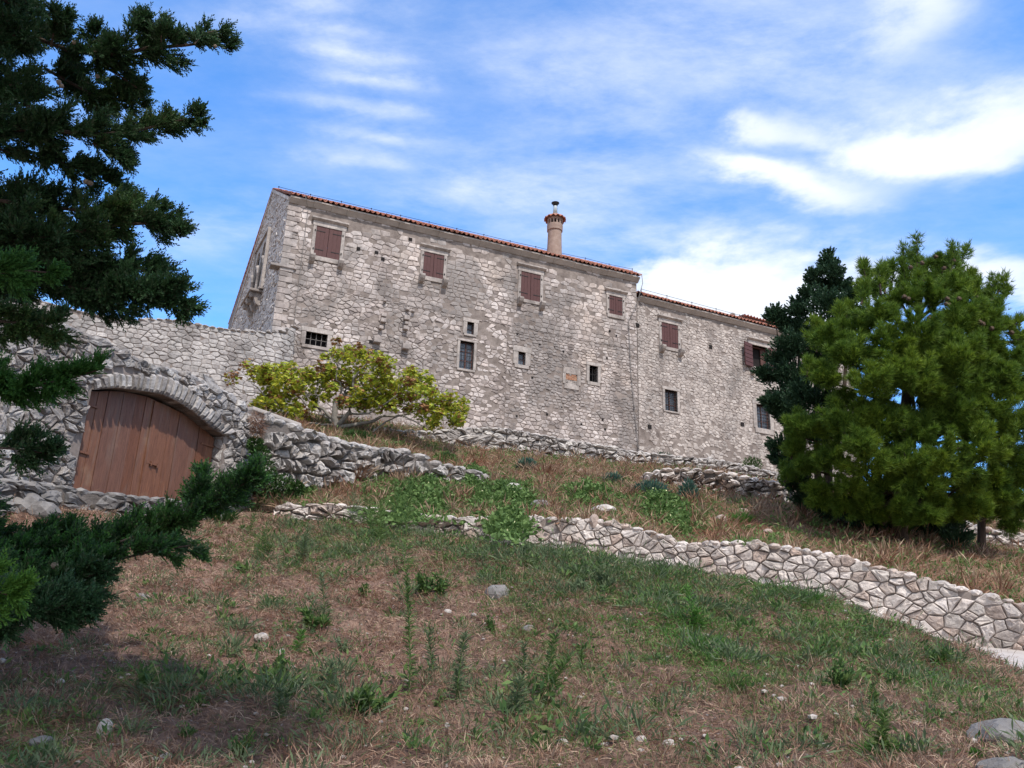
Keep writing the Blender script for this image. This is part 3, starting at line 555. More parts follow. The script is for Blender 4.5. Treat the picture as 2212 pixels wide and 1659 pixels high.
        f_ = MB(); f_.pbox(pl, b - .07, b, c, d, -.3, -.2); f_.pbox(pl, a, b - .07, d - .07, d, -.3, -.2)
        f_.box8([pl.at(b - .30, c + .03, -.36), pl.at(b - .07, c + .03, -.26), pl.at(b - .07, c + .03, -.22), pl.at(b - .30, c + .03, -.32), pl.at(b - .30, d - .08, -.36), pl.at(b - .07, d - .08, -.26), pl.at(b - .07, d - .08, -.22), pl.at(b - .30, d - .08, -.32)])
        f_.build('sash', MT['winwood'], win)
    return win
# --- main body
FB = -14.5
ru, rz = GA.uv(592, 410)
RL = GA.at(ru, rz)
def on_vplane(px, py, O, dirv):
    n = np.array([dirv[1], -dirv[0], 0]); d = ray(px, py); t = (O - EYE).dot(n) / d.dot(n); return EYE + d * t
RR = on_vplane(1366, 589, RL, FA.u)
back = np.array([GA.u[0], GA.u[1], 0]); DEP = 15.5; zback = -1.6
rw = [W[1] for W in W1]
mb = MB(); holed_wall(mb, FA, 0, UR, FB, lambda u: -.12, rw)
fl, fr_ = FA.at(0, 0), FA.at(UR, 0)
mb.add([fl + [0, 0, FB], GA.at(DEP, FB), GA.at(DEP, zback), RL + np.array([0, 0, -.05]), fl + [0, 0, -.02]], [(0, 1, 2, 3, 4)])
mb.add([fr_ + [0, 0, FB], fr_ + [0, 0, -.12], RR + np.array([0, 0, -.1]), fr_ + back * DEP + [0, 0, zback], fr_ + back * DEP + [0, 0, FB]], [(0, 1, 2, 3, 4)])
mb.add([GA.at(DEP, FB), fr_ + back * DEP + [0, 0, FB], fr_ + back * DEP + [0, 0, zback], GA.at(DEP, zback)], [(0, 1, 2, 3)])
mb.build('wall', MT['mortar'], house)
frects = []
for k, r, jw, lh, sh, cb, dr in W1: frects.append((r[0] - jw, r[1] + jw, r[2] - sh, r[3] + lh))
frects.append(PLQ)
def drop_f(u, v):
    p = .05
    if v > -1.0: p += .45 + .3 * fbm(u * .8, v * 2)
    x = fbm(u * .35, v * .4, 2.0)
    d2 = ((u - 10.6) / 2.6) ** 2 + ((v + 6.6) / 2.4) ** 2
    p += .38 * math.exp(-d2) + max(0, x) * .16 + (.35 if fbm(u * 1.3, v * 1.6, 4.2) > .62 else 0)
    return max(0, p)
mb = MB(); fm = lambda u, v, w: FA.at(u, v, w)
stones(mb, 0.02, UR - .02, -2.02, -.12, .46, .27, fm, h=.020, gap=0.019, jit=.16, rects=frects, drop=drop_f, rough=.2, seed=4, hv=.5)
stones(mb, 0.02, UR - .02, -4.6, -2.02, .36, .205, fm, h=.022, gap=0.020, jit=.24, rects=frects, drop=drop_f, rough=.22, seed=5, hv=.5)
stones(mb, 0.02, 12.1, FB + .5, -4.6, .32, .20, fm, h=.026, gap=0.022, jit=.46, rects=frects, drop=drop_f, rough=.3, seed=6, hv=.6)
stones(mb, 12.1, UR - .02, FB + .5, -4.6, .30, .17, fm, h=.024, gap=0.020, jit=.3, rects=frects, drop=drop_f, rough=.26, seed=7, hv=.6)
mb.build('facade_stones', MT['facade'], house)
# quoins on both corners
mb = MB(); v = FB + 2; k = 0; rd = random.Random(5)
while v < -.5:
    h = rd.uniform(.26, .42); L_ = .62 if k % 2 else .36
    mb.pbox(FA, -.03, L_, v + .012, v + h - .012, -.3, .045 + rd.random() * .02); v += h; k += 1
mb.build('corner_quoins', MT['facade'], house, bevel=.02)
# gable stones, clipped to the rakes
sl1 = rz / ru; zb = GA.uv(500, 712)
sl2 = (zb[1] - rz) / (zb[0] - ru)
mb = MB()
conv = [(-sl1, 1, -.06), (-sl2, 1, rz - sl2 * ru - .06)]
def gpx(x, y): return ((x / 2.5925 + 900) * .54, (y / 2.5925 + 740) * .54)
gu0, gz = GA.uv(*gpx(393, 1095)); gu1 = GA.uv(*gpx(157, 1290), .85)[0]; gtop = GA.uv(*gpx(468, 520))[1]
stones(mb, 0.02, DEP, -9.0, rz, .42, .22, lambda u, v, w: GA.at(u, v, w), h=.03, gap=.015, rects=[(4.0, 7.35, -3.5, 0)], rough=.5, seed=8, convex=conv)
mb.build('gable_stones', MT['gable'], house)
mb = MB()   # verge stones along the rake
for (a0, a1, s_, o_) in ((0, ru, sl1, 0), (ru, DEP, sl2, rz - sl2 * ru)):
    n = int((a1 - a0) / .5)
    for i in range(n):
        x0 = a0 + (a1 - a0) * i / n; x1 = a0 + (a1 - a0) * (i + .96) / n; t0, t1 = s_ * x0 + o_, s_ * x1 + o_
        A = GA.at; mb.box8([A(x0, t0 - .16, .09), A(x1, t1 - .16, .09), A(x1, t1 - .16, -.3), A(x0, t0 - .16, -.3), A(x0, t0 + .02, .09), A(x1, t1 + .02, .09), A(x1, t1 + .02, -.3), A(x0, t0 + .02, -.3)])
mb.build('verge_stones', MT['gable'], house)
# cornice
def cornice(par, pl, u0, u1, z, out=.28, zf=None):
    rd = random.Random(9); mb = MB(); u = u0
    while u < u1:
        L_ = min(rd.uniform(.8, 1.6), u1 - u); j = rd.uniform(-.012, .012)
        pf = [(-.05, z - .30), (.05, z - .30), (.10, z - .25), (out - .04, z - .12), (out, z - .10), (out, z - .02), (-.05, z - .02)]
        n = len(pf); mb.add([pl.at(x, q[1] + j, q[0] + j) for x in (u + .006, u + L_ - .006) for q in pf], [tuple(range(n - 1, -1, -1)), tuple(range(n, 2 * n))] + [(k, (k + 1) % n, n + (k + 1) % n, n + k) for k in range(n)])
        u += L_
    mb.build('cornice', MT['cornice'], par)
cornice(house, FA, 0.0, UR + .1, .0)
# tiled roof
def tile_roof(name, par, A, B, C, D, pitch=.27, amp=.065, row=.42, seed=0):
    """A,B eave left/right, C,D ridge right/left; channel and cover tiles laid in stepped rows"""
    A, B, C, D = [np.array(q, float) for q in (A, B, C, D)]; rd = np.random.default_rng(seed)
    nrm = np.cross(B - A, D - A); nrm /= np.linalg.norm(nrm); nrm = nrm if nrm[2] > 0 else -nrm
    L_ = np.linalg.norm(B - A); H = np.linalg.norm(D - A); nt = int(L_ / pitch); nr = max(1, int(H / row)); per = 8; n = nt * per + 1
    mb = MB(); s = np.linspace(0, 1, n); ph = (np.arange(n) / per)
    for r in range(nr):
        t0 = r / nr - (.0 if r == 0 else .12 / nr); t1 = (r + 1) / nr
        wob = np.repeat(rd.normal(0, .014, nt + 1), per)[:n]; sh_ = np.repeat(rd.normal(0, .02, nt + 1), per)[:n]
        prof = amp * np.cos(2 * np.pi * ph); prof = np.where(prof > 0, prof, prof * .75)
        vs = []
        for t, lift in ((t0, .045), (t1, 0.0)):
            for i in range(n):
                p = (A + (B - A) * s[i]) * (1 - t) + (D + (C - D) * s[i]) * t; p = p + nrm * (prof[i] + lift + wob[i]) + (A - D) / H * sh_[i] * (1 if lift else 0); vs.append(p)
        mb.add(vs, [(i, i + 1, n + i + 1, n + i) for i in range(n - 1)])
    return mb.build(name, MT['tile'], par, smooth=True, solid=.022)
eL = FA.at(EAVE_L + .1, .02, .36); eR = FA.at(UR + .14, .02, .36)
roof = tile_roof('roof', house, eL, eR, RR + FA.u * .1, RL - FA.u * .1, seed=1)
br = GA.at(DEP + .3, zback + .1); tile_roof('rear_roof', house, br, br + FA.u * (UR + .3), RR + FA.u * .1, RL - FA.u * .1, seed=2)
mb = MB(); n = 70
for i in range(n):
    a = RL + (RR - RL) * i / n; b = RL + (RR - RL) * (i + 1.05) / n; mb.tube([a + [0, 0, .04], b + [0, 0, .07]], .085, 8)
mb.build('ridge_tiles', MT['tile'], house, smooth=True)
# lightning conductor along the ridge and down the walls
def conductor(par, pts, posts, rad=.022):
    mb = MB(); mb.tube(pts, rad * .6, 5); o = mb.build('lightning_conductor', MT['iron'], par); E_ = Each('wire_clip', MT['iron'], o)
    for p in posts: E_(lambda m: (m.tube([p - np.array([0, 0, .3]), p + np.array([0, 0, .03])], .02, 5), m.tube([p + np.array([-.03, 0, .02]), p + np.array([.03, 0, .03])], .025, 5)))
pp = [RL + (RR - RL) * t + np.array([0, 0, .24 + .03 * math.sin(t * 40)]) for t in np.linspace(0.01, 1, 14)]
conductor(house, pp, pp)
dn = MB(); dl = [eL + FA.u * .75 + [0, 0, .12], FA.at(.75, -.12, .4), FA.at(.95, -.5, .1), FA.at(.94, -3, .08), FA.at(.96, -7, .08), FA.at(.93, -10.5, .08)]; dn.tube(dl, .016, 5); dn.build('down_wire', MT['cable'], house)
dn = MB(); dl = [eR + [0, 0, .1], eR + FA.n * .1 + [0, 0, -.5], FA.at(UR - .1, -1.6, .3), FA.at(UR - .62, -2.9, .09), FA.at(UR - .5, -6, .09), FA.at(UR - .16, -9.5, .09), FA.at(UR - .03, -10.9, .09)]; dn.tube(dl, .02, 5); o_ = dn.build('down_wire', MT['cable'], house)
E_ = Each('wire_clip', MT['cable'], o_)
for z in (-3.3, -5, -6.5, -8, -9.2, -10.3): E_(lambda dn: dn.tube([FA.at(np.interp(-z, [2.9, 6, 9.5, 10.9], [UR - .62, UR - .5, UR - .16, UR - .03]), z + .06, .1), FA.at(np.interp(-z, [2.9, 6, 9.5, 10.9], [UR - .62, UR - .5, UR - .16, UR - .03]), z - .06, .1)], .045, 5))
an = FA.at(UR - 1.9, 0) + back * 6; az = on_vplane(1318, 583, an, FA.u); m_ = MB(); m_.tube([az + [0, 0, -1.2], az + [0, 0, .35]], .02, 5); m_.tube([az - FA.u * .42 + [0, 0, .08], az + FA.u * .42 + [0, 0, -.02]], .02, 5); m_.build('antenna', MT['cable'], house)
for W in W1: window(house, FA, W)
# blocked window (pale stone frame filled with broken brick)
mb = MB(); a, b, c, d = PLQ; e, f, g_, h = PLI
mb.pbox(FA, a + .02, b - .02, h, d, -.1, .05); mb.pbox(FA, a + .1, b - .1, c, g_, -.1, .055); mb.pbox(FA, a, e, g_, h, -.1, .048); mb.pbox(FA, f, b, g_, h, -.1, .052)
bw = mb.build('blocked_window', MT['dressed'], house, bevel=.015); bw['label'] = 'pale framed window blocked with broken red brick'
mb = MB(); rd = random.Random(2)
for r in range(7):
    z = g_ + (h - g_) * r / 7; x = e - rd.random() * .1
    while x < f:
        w_ = rd.uniform(.10, .2); x0, x1 = max(e, x), min(f, x + w_)
        if x1 - x0 > .03: mb.pbox(FA, x0 + .006, x1 - .006, z + .006, z + (h - g_) / 7 - .006, -.1, rd.uniform(.0, .035), mi=1 if (r < 3 or rd.random() < .15) else 0)
        x += w_
mb.build('brick_infill', [MT['brick'], MT['dressed']], bw)
# projecting stones, put-log holes, ledge on the corner
rd = random.Random(3); E_ = Each('projecting_stone', MT['facade'], house, bevel=.03)
def lump(mb, c, r, rd, sub=1, flat=(1, 1, 1), mi=0):
    import bmesh
    bm = bmesh.new(); bmesh.ops.create_icosphere(bm, subdivisions=sub, radius=1); ph = rd.random() * 9
    vs = []
    for v in bm.verts:
        q = np.array(v.co); k = 1 + .16 * math.sin(q[0] * 3 + ph) * math.cos(q[1] * 4 + ph) + rd.uniform(-.08, .08); vs.append(np.array(c) + q * k * r * np.array(flat))
    fs = [tuple(v.index for v in f.verts) for f in bm.faces]; bm.free(); mb.add(vs, fs, mi)
for (x, y, s) in [(1400, 1250, .16), (1395, 1297, .18), (1375, 1358, .14), (1600, 1275, .19), (1600, 1320, .12), (1590, 1362, .16), (1340, 1472, .24), (1590, 1530, .22), (1410, 1118, .1), (1610, 1192, .12), (1660, 1210, .09)]:
    u, v = FA.uv(*c1(x, y)); E_(lambda m: m.pbox(FA, u - s * .8, u + s * .8, v - s * .6, v + s * .7, -.1, .10 + s * .9))
mb = MB(); mb.pbox(FA, -.5, .75, *sorted((FA.uv(*c1(520, 822))[1], FA.uv(*c1(520, 800))[1])), -.5, .12)
mb.build('corner_ledge', MT['facade'], house, bevel=.03)
E_ = Each('putlog_hole', MT['dark'], house)
for (x, y) in [(1395, 745), (1640, 572), (1290, 1478), (1180, 655), (1340, 690)]:
    u, v = FA.uv(*c1(x, y)); E_(lambda m: m.pbox(FA, u - .09, u + .09, v - .08, v + .09, .0, .05))
for (x, y) in [(1505, 8), (540, 75), (910, 215), (1260, 268), (660, 425), (780, 375), (895, 665), (535, 735), (780, 720), (1055, 800), (600, 872), (1245, 840), (1590, 820), (2090, 178), (1225, 765), (720, 160), (1283, 50), (1335, 88)]:
    u, v = FA.uv(*c6(x, y)) ; 
    if u < UR - .2: E_(lambda m: m.pbox(FA, u - .05, u + .06, v - .04, v + .06, .0, .042))
# --- chimney: plastered cylinder, vented drum, tile ring, dome, metal flue
CY = 44.2
cb = P(1197.5, 555, CY); ct = P(1199.5, 434, CY); cx, cy = P(1198.5, 497, CY)[:2]
def zat(py, px=1198.5): return P(px, py, CY)[2]
z0 = zat(575); rr = 37.5 / 2 / (1893) * CY * 1.0
ch = MB(); ch.lathe((cx, cy, 0), [(rr * 1.04, z0 - .9), (rr * 1.04, zat(556)), (rr * .96, zat(525)), (rr * .93, zat(501)), (rr * .93, zat(498.5))], 28)
chim = ch.build('chimney', MT['plaster'], house, smooth=True)
ch = MB(); R1 = rr * 1.06; ch.lathe((cx, cy, 0), [(rr * .93, zat(501)), (R1, zat(500)), (R1 * 1.02, zat(489)), (R1, zat(487.5))], 28); nv = 14; zlo, zhi = zat(487.5), zat(479)
for k in range(nv):
    a0 = 2 * math.pi * k / nv; hw = .42 * math.pi / nv
    for r0, r1 in ((R1 * .72, R1),):
        ch.box8([(cx + r * math.cos(a), cy + r * math.sin(a), z) for z in (zlo - .01, zhi + .02) for r, a in ((r1, a0 - hw), (r1, a0 + hw), (r0, a0 + hw), (r0, a0 - hw))])
ch.lathe((cx, cy, 0), [(R1, zhi), (R1 * 1.0, zat(474)), (R1 * .9, zat(473))], 28)
ch.build('vent_drum', MT['plaster'], chim)
ch = MB(); ch.lathe((cx, cy, 0), [(R1 * .6, zlo - .02), (R1 * .6, zhi)], 20); ch.build('vent_core', MT['dark'], chim)
n = 14 * 8; ch = MB(); vs = []
for rad, z, am in ((R1 * .95, zat(470.5), .03), (R1 * 1.38, zat(475.5), .055)):
    for k in range(n): a = 2 * math.pi * k / n; vs.append((cx + rad * math.cos(a), cy + rad * math.sin(a), z + am * math.cos(2 * math.pi * k / 8)))
ch.add(vs, [(k, (k + 1) % n, n + (k + 1) % n, n + k) for k in range(n)]); ch.build('tile_ring', MT['tile'], chim, smooth=True, solid=.035)
ch = MB(); zt, zd = zat(463.5), zat(472); ch.lathe((cx, cy, 0), [(R1 * 1.0 * math.cos(t), zd + (zt - zd) * math.sin(t)) for t in np.linspace(0, 1.35, 8)], 24); ch.build('dome', MT['plaster'], chim, smooth=True)
ch = MB(); rp = rr * .31; ch.lathe((cx, cy, 0), [(rp * 1.05, zt - .1), (rp, zat(446)), (rp, zat(444))], 18)
fl_ = ch.build('flue', MT['zinc'], chim, smooth=True); ch = MB(); ch.lathe((cx, cy, 0), [(rp * 1.02, zat(446)), (rp * 1.05, zat(442)), (rp * 1.75, zat(439.5)), (rp * 1.78, zat(438.6)), (rp * .2, zat(437.5))], 20); ch.build('flue_cap', MT['iron'], fl_, smooth=True)
# --- gothic twin window with its balcony slab on the gable
def gpx(x, y): return ((x / 2.5925 + 900) * .54, (y / 2.5925 + 740) * .54)
pr = .68; GZ = -3.5
mb = MB(); mb.pbox(GA, 4.1, 6.7, GZ - .14, GZ, -.1, pr); bal = mb.build('balcony_slab', MT['dressed'], house, bevel=.03)
for k in range(3):
    x = 4.45 + .92 * k; mb = MB(); pf = [(0, GZ - .14), (.60, GZ - .14), (.62, GZ - .30), (.52, GZ - .44), (.38, GZ - .42), (.34, GZ - .58), (.24, GZ - .78), (.10, GZ - .84), (0, GZ - 1.1)]; n = len(pf)
    mb.add([GA.at(xx, q[1], q[0]) for xx in (x - .15, x + .15) for q in pf], [tuple(range(n - 1, -1, -1)), tuple(range(n, 2 * n))] + [(i, (i + 1) % n, n + (i + 1) % n, n + i) for i in range(n)]); mb.build('bracket', MT['dressed'], bal, bevel=.02)
def lancet(a, b, zs, zt, n=10):
    m = (a + b) / 2; l = [(a + (m - a) * (1 - math.cos(i / n * math.pi / 2)) ** .9, zs + (zt - zs) * math.sin(i / n * math.pi / 2) ** .85) for i in range(n + 1)]
    return l + [(a + b - x, z) for x, z in reversed(l[:-1])]
WU0, WU1, WZ1, ZS = 4.0, 7.35, .0, -1.55
arcs = [lancet(4.28, 5.52, ZS, -.35), lancet(5.78, 7.02, ZS, -.35)]; xs_i = interp(sorted(arcs[0] + arcs[1]))
def lowz(u):
    if u < 4.28 or u > 7.02: return GZ
    if 5.52 < u < 5.78: return ZS
    return max(ZS, xs_i(u))
mb = MB(); us = sorted(set(list(np.linspace(4.28, 5.52, 22)) + list(np.linspace(5.78, 7.02, 22)) + [WU0, 4.279, 5.521, 5.779, 7.021, WU1]))
for a_, b_ in zip(us[:-1], us[1:]):
    m_ = (a_ + b_) / 2; l0, l1 = (lowz(m_), lowz(m_)) if (m_ < 4.28 or m_ > 7.02 or 5.52 < m_ < 5.78) else (lowz(a_), lowz(b_))
    mb.box8([GA.at(a_, l0, .12), GA.at(b_, l1, .12), GA.at(b_, l1, -.05), GA.at(a_, l0, -.05), GA.at(a_, WZ1, .12), GA.at(b_, WZ1, .12), GA.at(b_, WZ1, -.05), GA.at(a_, WZ1, -.05)])
gw = mb.build('gothic_window', MT['dressed'], house); gw['label'] = 'twin lancet stone window above the little balcony'
mb = MB(); mb.pbox(GA, WU0 - .08, WU1 + .08, WZ1 - .02, WZ1 + .12, 0, .22); mb.pbox(GA, WU0 - .08, WU0 + .06, GZ, WZ1 - .02, 0, .20); mb.pbox(GA, WU1 - .06, WU1 + .08, GZ, WZ1 - .02, 0, .20); mb.build('hood_moulding', MT['dressed'], gw)
for nm, uu in (('column', 5.65), ('pilaster', 4.2), ('pilaster', 7.1)):
    mb = MB(); cc = GA.at(uu, GZ, .10); hh = ZS - GZ; mb.lathe(cc, [(.17, 0), (.18, .1), (.12, .2), (.11, hh - .42), (.14, hh - .40), (.12, hh - .36), (.15, hh - .2), (.21, hh)], 14); mb.build(nm, MT['dressed'], gw, smooth=True)
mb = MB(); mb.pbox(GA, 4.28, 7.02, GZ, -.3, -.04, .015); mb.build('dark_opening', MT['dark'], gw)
# --- the lower house
U2 = 17.0; e2 = RB.uv(1374, 640)[1]; D2 = 9.0
mb = MB(); holed_wall(mb, RB, 0.02, U2, -14.5, lambda u: e2 - .1, [W[1] for W in W2])
b2 = -RB.n; A_ = RB.at(U2, -14.5); mb.add([A_, RB.at(U2, e2 - .1), RB.at(U2, e2 - .1) + b2 * D2, A_ + b2 * D2], [(0, 1, 2, 3)]); mb.add([A_ + b2 * D2, RB.at(U2, e2 - .1) + b2 * D2, RB.at(0, e2 - .1) + b2 * D2, RB.at(0, -14.5) + b2 * D2], [(0, 1, 2, 3)])
mb.build('wall', MT['mortar'], house2)
fr2 = [(r[0] - jw, r[1] + jw, r[2] - sh, r[3] + lh) for k, r, jw, lh, sh, cb, dr in W2]
mb = MB()
stones(mb, 0.02, U2, -12.6, e2 - .1, .28, .175, lambda u, v, w: RB.at(u, v, w), h=.020, gap=.013, jit=.42, rects=fr2, rough=.3, seed=14, hv=.55,
       drop=lambda u, v: .03 + (.85 if v > e2 - .62 + .25 * fbm(u, 0, 3) else 0) + (.40 if v < -9.1 + .4 * fbm(u * .5, 1) else 0))
mb.build('facade_stones', MT['facade2'], house2)
E_ = Each('putlog_hole', MT['dark'], house2)
for (x, y) in [(310, 418), (915, 598), (410, 1262), (1180, 1240)]:
    u, v = RB.uv(*c3(x, y)); E_(lambda m: m.pbox(RB, u - .12, u + .12, v - .11, v + .12, .0, .05))
cornice(house2, RB, .12, U2, e2)
r2l = on_vplane(1376, 631, RB.at(0, 0) + b2 * 4.2, RB.u); r2r = on_vplane(1600, 690, RB.at(0, 0) + b2 * 4.2, RB.u); r2r = r2l + (r2r - r2l) * (U2 / np.linalg.norm(r2r - r2l)) * 1.0
g0, g1 = RB.at(0.15, e2 + .02, .36), RB.at(U2 + .2, e2 + .02, .36); tile_roof('roof', house2, g0, g1, r2r, r2l, seed=5)
q0, q1 = RB.at(0, e2 - .3) + b2 * (D2 + .3), RB.at(U2 + .2, e2 - .3) + b2 * (D2 + .3); tile_roof('rear_roof', house2, q0, q1, r2r, r2l, seed=6)
pp = [r2l + (r2r - r2l) * t + np.array([0, 0, .30]) for t in np.linspace(0.02, .62, 6)]; conductor(house2, pp, pp)
# taller hipped roof behind with its small stone finial
hp = on_vplane(1583, 688, RB.at(0, 0) + b2 * 6.0, RB.u); hq = hp + RB.u * 7; hq = on_vplane(1676, 712, hp, RB.u)
dz = (hq - hp); hq = hp + dz * 1.5
tile_roof('hip_roof', house2, hp - RB.u * .8 + RB.n * 2.2 + [0, 0, -.7], hq + RB.n * 2.2 + [0, 0, -.75], hq, hp, seed=7); mb = MB(); mb.lathe(hp + [0, 0, -.25], [(.30, 0), (.28, .2), (.16, .28), (.14, .45), (.20, .5), (.20, .6), (.08, .7)], 8); mb.build('finial', MT['dressed'], house2)
for W in W2: window(house2, RB, W)
# ------------------------------------------------------------------ free-standing walls
def c4(x, y): return (x / 1.659 * .54, (y / 1.659 + 1150) * .54)
WG = {'terrace_wall': 'low dry-stone walls at the foot of the houses', 'boulder_wall': 'rough boulder walls on the slope', 'retaining_wall': None}
def wall_run(name, label, cat, line, mat, du, dv, h, gap, thick=.6, jit=.45, rough=.8, seed=1, back_mat='mortar_dark', cap=True, hv=.5, group=None, bulge=1.0, aniso=None, dropp=0.0):
    """line: list of (top point, base point) in 3-D; a wall of fitted stones along it"""
    tp = [np.array(a, float) + np.array([0, 0, dv * .28 + (.16 if name in ('terrace_wall', 'rubble_bank') else 0)]) for a, b in line]; bp = [np.array(b, float) for a, b in line]
    s = [0.0]
    for i in range(1, len(tp)): s.append(s[-1] + float(np.linalg.norm((bp[i] - bp[i - 1])[:2])))
    S = np.array(s); BX = np.array(bp); TZ = np.array([t[2] for t in tp])
    def mp(u, v, w):
        x = np.interp(u, S, BX[:, 0]); y = np.interp(u, S, BX[:, 1]); i = min(max(int(np.searchsorted(S, u)) - 1, 0), len(S) - 2); t = BX[i + 1] - BX[i]; n = np.array([t[1], -t[0]]); n /= np.linalg.norm(n)
        if n[1] > 0: n = -n
        return np.array([x + n[0] * w, y + n[1] * w, v])
    topf = lambda u: float(np.interp(u, S, TZ)); botf = lambda u: float(np.interp(u, S, BX[:, 2]))
    r_ = root(name, mp(S[-1] / 2, botf(S[-1] / 2), 0), label, cat, group or WG.get(name)); mb = MB()
    us = np.linspace(0, S[-1], max(8, int(S[-1] / .3))); vs = []
    for u in us: vs += [mp(u, botf(u) - .3, 0), mp(u, topf(u) - dv * .3, 0), mp(u, topf(u) - dv * .35, -thick), mp(u, botf(u) - .3, -thick)]
    fs = [(4 * i + k, 4 * i + 4 + k, 4 * i + 4 + (k + 1) % 4, 4 * i + (k + 1) % 4) for i in range(len(us) - 1) for k in range(4)] + [(3, 2, 1, 0), tuple(4 * len(us) - 4 + k for k in range(4))]
    mb.add(vs, fs); mb.build('core', MT[back_mat], r_)
    mb = MB(); rd = random.Random(seed)
    stones(mb, 0, S[-1], BX[:, 2].min() - .3, TZ.max() + .1, du, dv, mp, h=h, gap=gap, jit=jit, inside=lambda u, v: botf(u) - .25 < v < topf(u) - dv * .25 + rd.uniform(-.3, .3) * dv, rough=rough, seed=seed, hv=hv, bulge=bulge, aniso=aniso, drop=(lambda u, v: dropp) if dropp else None)
    if cap:   # stones lying on the top
        u = 0
        while u < S[-1]:
            L_ = du * rd.uniform(.6, 1.3); c = mp(u + L_ / 2, topf(u + L_ / 2) - dv * .22, -.08 - rd.random() * .08); lump(mb, c, 1, rd, 2, (L_ * .52, thick * .42, dv * rd.uniform(.26, .42))); 
            lump(mb, mp(u + L_ / 2, topf(u + L_ / 2) - dv * .25, -thick * .75), 1, rd, 1, (L_ * .5, thick * .35, dv * .4)); u += L_ * .93
    mb.build('stones', MT[mat], r_, smooth=False); return r_
# retaining wall of the road
lw = [(a, b) for a, b, q in zip(LWt, LWb, LW) if q[0] >= 1000]
wall_run('retaining_wall', 'long pale retaining wall of fitted limestone rubble beside the road', 'wall', lw, 'pale', .29, .205, .065, .013, seed=21, thick=.5, jit=.62, rough=.5, hv=.5, back_mat='mortar', bulge=.95)
lw = [(a, b) for a, b, q in zip(LWt, LWb, LW) if 590 <= q[0] <= 1000] 
wall_run('low_kerb_wall', 'low broken line of white stones in the grass left of the retaining wall', 'wall', lw, 'pale', .42, .2, .12, .03, seed=22, thick=.5, jit=.5)
# dry-stone boulder wall right of the gateway
def pl_line(rows): return [(P(x, yt, Y), P(x, yb, Y)) for x, yt, yb, Y in rows]
wall_run('boulder_wall', 'rough dry-stone wall of big rounded boulders right of the wooden gate', 'wall', pl_line([(556, 905, 1035, 21.4), (600, 915, 1035, 21.8), (650, 935, 1032, 22.4), (720, 955, 1024, 23.4), (775, 965, 1020, 24.2), (810, 975, 1020, 24.8)]), 'boulder', .48, .34, .20, .045, seed=31, thick=.7, jit=.7, rough=.6)
wall_run('boulder_wall', 'half-buried run of boulders in dry grass below the fig tree terrace', 'wall', pl_line([(815, 972, 1018, 25.2), (885, 978, 1024, 25.6), (943, 1004, 1034, 26), (1010, 1016, 1042, 26.3), (1055, 1035, 1046, 26.6)]), 'boulder', .5, .34, .2, .05, seed=32, thick=.6, jit=.7, rough=1.0, dropp=.12)
wall_run('terrace_wall', 'long low dry-stone wall at the foot of the taller house', 'wall', pl_line([(660, 934, 950, 31.0), (760, 938, 958, 31.6), (862, 942, 964, 32.4), (925, 943, 968, 32.9), (985, 936, 972, 33.4), (1080, 936, 977, 33.8), (1146, 946, 988, 34.3), (1200, 956, 996, 34.7), (1240, 964, 999, 34.9), (1294, 972, 1003, 35.2), (1370, 985, 1006, 36), (1405, 990, 1012, 36.4)]), 'terrace', .46, .25, .12, .03, seed=33, thick=.6, jit=.5)
wall_run('terrace_wall', 'low dry-stone wall at the foot of the lower house, running behind the pine', 'wall', pl_line([(1405, 988, 1012, 36.5), (1440, 992, 1015, 36.7), (1500, 1000, 1022, 37), (1560, 1004, 1028, 37.4), (1640, 1022, 1044, 37.6), (1720, 1042, 1070, 37.6)]), 'terrace', .46, .24, .14, .035, seed=34, thick=.6, jit=.5)
wall_run('rubble_bank', 'tumbled bank of pale rubble just left of the dark conifer', 'rubble', pl_line([(1391, 1038, 1056, 29.5), (1440, 1026, 1060, 29.6), (1510, 1026, 1066, 29.6), (1566, 1034, 1084, 29.4), (1640, 1050, 1094, 28.8), (1710, 1062, 1110, 28)]), 'pale', .40, .25, .22, .05, seed=35, thick=.9, jit=.9, rough=1.3, dropp=.08)
wall_run('far_wall', 'pale stone wall seen under the pine at the right edge', 'wall', pl_line([(2020, 1120, 1160, 29), (2100, 1135, 1178, 28.5), (2150, 1150, 1185, 28), (2260, 1165, 1196, 27.5), (2400, 1180, 1215, 27)]), 'pale', .45, .3, .1, .02, seed=36, thick=.6)
# upper enclosure wall between gateway and house
a = FA.at(.3, 0); T = [(-120, 640, 30.5), (26, 650, 31.6), (100, 668, 32.2), (202, 690, 33), (309, 690, 33.8), (348, 693, 34.1), (456, 712, 35), (540, 718, 35.9), (585, 716, 36.5), (612, 706, 36.9)]
wall_run('courtyard_wall', 'weathered grey wall running from the corner of the tall house behind the gateway', 'wall', [(P(x, y, Y - .25), P(x, 935, Y - .25)) for x, y, Y in T], 'courtyard', .36, .20, .035, .014, seed=41, thick=.7, jit=.35, rough=.35, back_mat='mortar')
